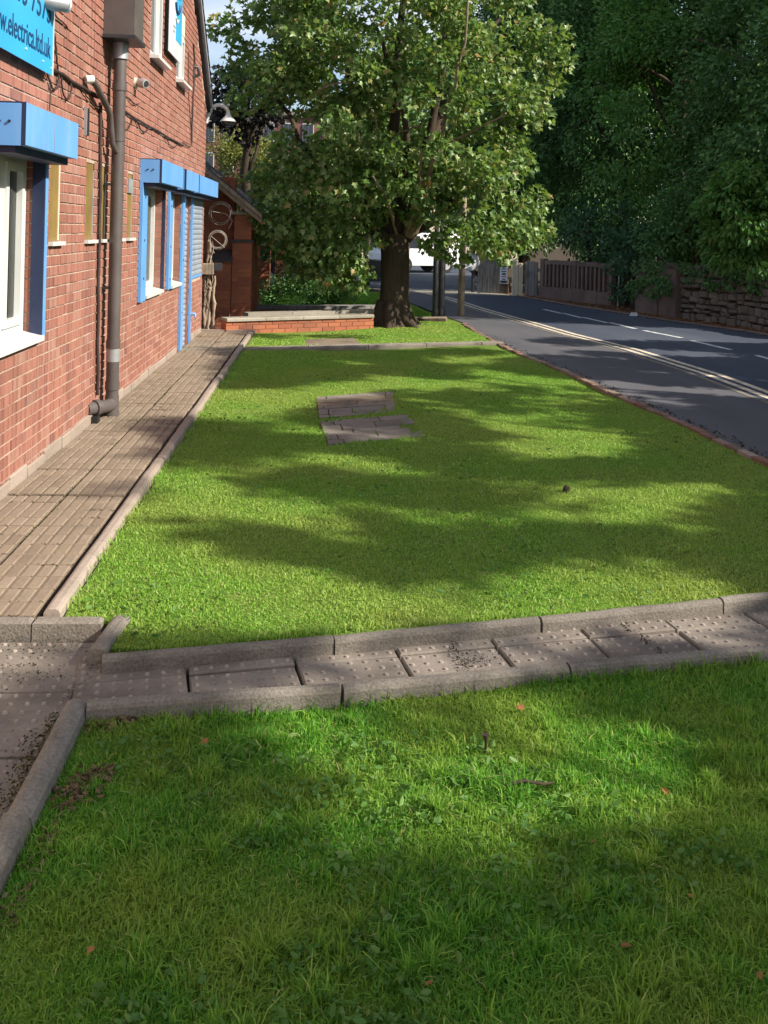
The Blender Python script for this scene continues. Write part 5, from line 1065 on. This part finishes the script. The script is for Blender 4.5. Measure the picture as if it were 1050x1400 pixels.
# small trees and shrubs
tree('purple_tree', (-2.0, 27, 0), 6.6, [c for c in E_((-2.2, 27, 5.25), (1.0, 1.2, 1.2), 70, .38)], 230, (.12, .19), PALM, LEAF_PURP, 'dark purple leaved tree against the sky left of the lawn tree', None)
tree('yellow_green_tree', (-3.2, 37, 0), 5.6, E_((-3.1, 37, 3.7), (1.3, 1.2, 1.7), 80, .5), 456, (.10, .16), DIAM, LEAF_YEL, 'feathery yellow green tree beyond the outbuilding roof', None)
tree('low_conifer', (-.35, 20.8, 0), 2.6, E_((-.35, 20.8, 1.6), (1.0, .7, 1.1), 70, .36), 1008, (.07, .12), DIAM, LEAF_BLUE, 'small dark conifer under the left branches of the lawn tree', None, r=.07)
tree('leafy_shrub', (8.5, 18.3, .3), 3.2, E_((8.1, 17.9, 2.0), (.7, 1.1, 1.15), 60, .32), 1008, (.10, .17), OVAL, LEAF_MID, 'bright green large leaved shrub hanging over the stone wall', None, r=.05, cat='shrub', droop=.8)
tree('ivy_shrub', (7.25, 22.3, 0), 2.6, E_((7.3, 22.2, 1.15), (.42, .6, 1.35), 34, .33), 1008, (.07, .12), DIAM, LEAF_BLUE, 'dark ivy covered shrub between the concrete fence and the stone wall', None, r=.06, cat='shrub')
tree('hanging_shrub', (8.2, 20.2, .4), 2.6, E_((7.75, 20.3, 1.9), (.7, 1.0, .85), 34, .4), 792, (.08, .13), DIAM, LEAF_DARK, 'dark bush spilling over the pier of the stone wall', None, r=.06, cat='shrub')
tree('hanging_shrub', (7.1, 25.2, 0), 2.6, E_((6.9, 24.6, 1.9), (.8, 1.3, .9), 40, .45), 720, (.09, .14), DIAM, LEAF_BLUE, 'dark bush drooping over the concrete fence', None, r=.06, cat='shrub')
iv = empty('wall_ivy', (7.9, 18.2, 1), 'dark ivy trailing along the top of the rubble stone wall', 'ivy')
foliage('foliage', [((p_.x-.02+random.uniform(-.06, .12), p_.y+random.uniform(-.1, .1), random.uniform(.72, 1.12)), random.uniform(.10, .22)) for p_ in [PW[1].lerp(PW[3], u_/26) for u_ in range(27)]]+[((7.02+random.uniform(0, .4), 20.8-random.uniform(0, 1.3), random.uniform(.7, 1.15)), random.uniform(.12, .22)) for _ in range(14)]+[((6.88+.33*(20.9-y_)*.62+random.uniform(-.03, .06), y_, random.uniform(.35, 1.1)), random.uniform(.10, .2)) for y_ in [20.95-1.45*random.random() for _ in range(26)]], 1500, (.06, .10), OVAL, LEAF_DARK, iv, (8.6, 18.4, .8), .9, .4, .3)
tree('fence_climber', (5.0, 26.9, 0), 1.9, E_((4.75, 26.3, 1.35), (.55, .5, .35), 18, .26), 1152, (.09, .15), OVAL, LEAF_YEL, 'sunlit yellow green climber over the top of the board fence', None, r=.03, cat='climber')
hg = empty('clipped_hedge', (-.7, 20.2, 0), 'low dark clipped hedge behind the low walls, left of the trunk', 'hedge')
foliage('foliage', [((-1.3+.12*i, 20.3+random.uniform(-.15, .15), random.uniform(.12, .5)), .26) for i in range(17)]+[((-1.25+.13*i, 20.15, random.uniform(.1, .45)), .24) for i in range(15)], 2300, (.04, .075), DIAM, LEAF_DARK, hg, (-.4, 20.7, .1), 0, .5, 0)
hg2 = empty('round_bush', (.35, 21.5, 0), 'low rounded bush at the grass edge left of the trunk', 'bush')
foliage('foliage', [((.2+random.uniform(-.35, .35), 21.5+random.uniform(-.2, .2), random.uniform(.1, .45)), .24) for i in range(12)], 1100, (.05, .08), DIAM, LEAF_BLUE, hg2, (.2, 21.6, .1), 0, .5, 0)

# unseen trees across the road: crowns shaped to throw the wanted dappled shade
SHG = 'unseen roadside trees shaped for the dappled shade'
TAN = math.tan(SUN_EL); SA, CA = math.sin(SUN_AZ), math.cos(SUN_AZ)
GAPS_PX = [[(75, 840), (165, 715), (215, 680), (450, 685), (530, 675), (660, 675), (830, 675), (965, 655), (1000, 675), (885, 715), (810, 695), (665, 718), (460, 735), (370, 760), (440, 775), (630, 772), (810, 765), (1050, 765), (1050, 810), (770, 830), (450, 858), (340, 852), (150, 866)],
           [(200, 668), (250, 640), (400, 612), (440, 630), (370, 645), (280, 655)], [(285, 570), (310, 532), (430, 528), (440, 518), (780, 512), (720, 526), (550, 533), (420, 560), (300, 574)],
           [(690, 565), (795, 556), (760, 572), (710, 584)], [(750, 598), (850, 585), (880, 612), (770, 630)], [(340, 462), (660, 458), (665, 472), (350, 475)], [(615, 486), (688, 483), (690, 490), (620, 494)],
           [(520, 1040), (600, 1008), (760, 1012), (1050, 1022), (1050, 1050), (900, 1070), (760, 1098), (690, 1068), (560, 1068)], [(0, 1195), (150, 1155), (400, 1100), (420, 1115), (150, 1185), (0, 1215)],
           [(250, 925), (520, 905), (800, 868), (1050, 838), (1050, 858), (800, 890), (520, 922), (260, 945)], [(-300, 1000), (-40, 705), (170, 705), (55, 850), (0, 950)], *[[((690-a)*1.175-40, a), (50-.734*(a-850)+10, a), (50-.734*(b-850)+10, b), ((690-b)*1.175-40, b)] for a, b in ((455, 468), (486, 566), (604, 612), (630, 664))],
           [(825, 690), (870, 668), (965, 652), (1005, 672), (900, 712), (850, 712)], [(800, 470), (1000, 478), (1000, 486), (820, 478)], [(680, 455), (800, 478), (700, 486)], [(860, 540), (960, 548), (930, 556)], [(560, 392), (700, 394), (700, 404), (560, 402)], [(640, 500), (820, 535), (660, 512)]]
GAPS = [[(G(x, y).x, G(x, y).y) for x, y in g] for g in GAPS_PX]
MARG = [1.05]*len(GAPS); MARG[0] = .7; MARG[3] = MARG[4] = .95; MARG[1] = MARG[2] = .5; MARG[7] = 1.7; MARG[11:15] = [.3]*4; MARG[15] = 1.0; MARG[16:19] = [.8]*3; MARG[8] = .9; MARG[9] = .55
for i in range(13):                     # slim gaps: streaks of sun over the footpath and the road
    x, y = random.uniform(3.3, 7.6), random.uniform(9, 18); l, w = random.uniform(.4, 1.1), random.uniform(.03, .08)
    GAPS.append([(x-l*SA, y-l*CA-w), (x+l*SA, y+l*CA-w), (x+l*SA, y+l*CA+w), (x-l*SA, y-l*CA+w)]); MARG.append(.62)
for i in range(22):                     # and small dapples over the shaded part of the lawn
    x, y = random.uniform(.2, 3.2), random.uniform(6.0, 12.3); l, w = random.uniform(.2, .6), random.uniform(.02, .06)
    GAPS.append([(x-l*SA, y-l*CA-w), (x+l*SA, y+l*CA-w), (x+l*SA, y+l*CA+w), (x-l*SA, y-l*CA+w)]); MARG.append(.6)
def pip(x, y, poly):
    r = False; n = len(poly)
    for i in range(n):
        (x1, y1), (x2, y2) = poly[i], poly[(i+1) % n]
        if (y1 > y) != (y2 > y) and x < (x2-x1)*(y-y1)/(y2-y1)+x1: r = not r
    return r
def lets_sun_through(p, r):
    """gaps cut into these crowns so that sunlight reaches the building, the lawn tree and the bright patches of lawn"""
    t = (p.x-XW)/SA                        # ground run to the wall plane
    zw = p.z-t*TAN; yw = p.y-t*CA
    if zw > (1.0 if 5.7 < yw < 6.1 else -.3) and 4.6 < yw < 15.5: return True
    t = (p.x-1.2)/SA; zt, yt = p.z-t*TAN, p.y-t*CA
    if 1.5 < zt and 14.2 < yt < 19.5: return True
    t = p.z/TAN; x, y = p.x-SA*t, p.y-CA*t
    streak = math.sin((y*SA-x*CA)*8.5+1.2*math.sin(1.1*x)+.6*math.sin(3.1*x+y)) > .86 and y > 4.6
    for gi, (g, mg) in enumerate(zip(GAPS, MARG)):
        if gi == 0 and streak: continue
        for k in (0, .5, 1):
            for q in range(8 if k else 1):
                if pip(x+math.cos(q*.785)*r*mg*k*1.15, y+math.sin(q*.785)*r*mg*k, g): return True
    return False
BASES = [(9.6, -6.5), (10.0, -3.6), (9.5, -.8), (10.2, 2.0), (9.6, 4.8), (10.1, 7.4), (9.7, 10.0), (10.2, 12.6), (10.0, 14.8)]
lbl = ['farthest behind the viewer', 'second behind the viewer', 'just behind the viewer', 'level with the viewer', 'level with the crossing path', 'level with the nearest window', 'level with the two covers', 'level with the far window', 'next to the stone wall end']
GROW = [[] for _ in BASES]
made = 0
for i in range(60000):
    if made >= 2700: break
    gx, gy = random.uniform(-1.2, 8), random.uniform(.6, 15)
    hx = 8.3+3.6*random.random()
    t = (hx-gx)/SA; p = Vector((hx, gy+CA*t, t*TAN)); r = random.uniform(.17, .33)
    if p.z < .5 or lets_sun_through(p, r) or (p.y > 15 and p.x < 9): continue
    k = min(range(len(BASES)), key=lambda q: (BASES[q][0]-p.x)**2+(BASES[q][1]-p.y)**2)
    GROW[k].append((tuple(p), r)); made += 1
print('shade clumps', made, [len(g) for g in GROW])
for (x, y), c, l in zip(BASES, GROW, lbl):
    if len(c) > 5: tree('roadside_shade_tree', (x, y, 0), 6, c, 760, (.12, .19), DIAM, LEAF_MID, 'unseen roadside tree across the road, crown shaped to cast shade, '+l, SHG, r=.12)

# ================================================================== SMALL THINGS ON THE GRASS
def fallen_leaf(x, y, s, zf, a):
    sh, tr = PALM if random.random() < .6 else OVAL
    e = MB(); rot = Matrix.Rotation(a, 3, 'Z') @ Matrix.Rotation(random.uniform(-.5, .5), 3, 'X') @ Matrix.Rotation(random.uniform(-.4, .4), 3, 'Y')
    vs = [rot @ Vector((u*s, v*s, (v*v*.8-.3*u*u)*s+.0)) + Vector((x, y, zf(x, y)+.026)) for u, v in sh]
    e.add(vs, tr); return tag(e.build('fallen_leaf', DRY), 'curled brown fallen leaf on the near grass', 'leaf', 'fallen leaves on the lawn')
leaf_px = [(964, 1043, 'large pale orange fallen leaf in the sunlit strip at the right'), (905, 1075, 'reddish curled leaf right of the twig'), (716, 972, 'red brown leaf just below the crossing kerb'), (848, 1288, 'orange brown leaf deep in shade at the lower right'),
           (1040, 1335, 'pinkish leaf at the bottom right corner of the grass'), (998, 1022, 'small orange leaf above the large pale one'), (418, 1310, 'small orange leaf at the bottom centre'), (167, 1153, 'small red leaf near the lower path kerb'), (280, 1008, 'orange leaf below the left end of the crossing kerb'),
           (128, 1302, 'tiny orange leaf at the bottom left'), (592, 1345, 'tiny yellow brown leaf at the bottom, between the two orange leaves'), (812, 1148, 'small buff leaf below the twig'), (690, 1070, 'small curled leaf touching the left end of the twig'), (940, 1218, 'small brown leaf between the twig and the bottom right leaf')]
def leaf_thing(x, y, s_, zf, a, label):
    o = fallen_leaf(x, y, s_, zf, a); o['label'] = label
for i, (x, y, l) in enumerate(leaf_px):
    p = G(x, y, -.05); leaf_thing(p.x, p.y, (.045 if 'large' in l else .034 if 'small' not in l and 'tiny' not in l else .022), zn, random.uniform(0, 6.3), l)
p = G(722, 1073, -.04)
tag(MB().tube([p+Vector((-.07, 0, 0)), p+Vector((-.01, .008, .008)), p+Vector((.05, -.004, .004)), p+Vector((.08, .01, .0))], [.004, .006, .005, .003], 6).build('twig', BARK), 'short brown twig lying on the near grass', 'twig')
p = G(773, 669, -.0); tag(MB().tube([p+Vector((0, 0, -.02)), p+Vector((.01, 0, .01)), p+Vector((.0, .01, .025))], [.02, .026, .008], 8).build('clod', BARK), 'small dark clod standing on the far lawn right of the covers', 'clod')
p = G(663, 1024, -.04); tag(MB().tube([p+Vector((0, 0, -.02)), p+Vector((.004, 0, .03)), p+Vector((.0, .0, .05))], [.004, .005, .012], 7).build('seed_head', BARK), 'dark seed head standing on the lit patch of near grass', 'seed head')
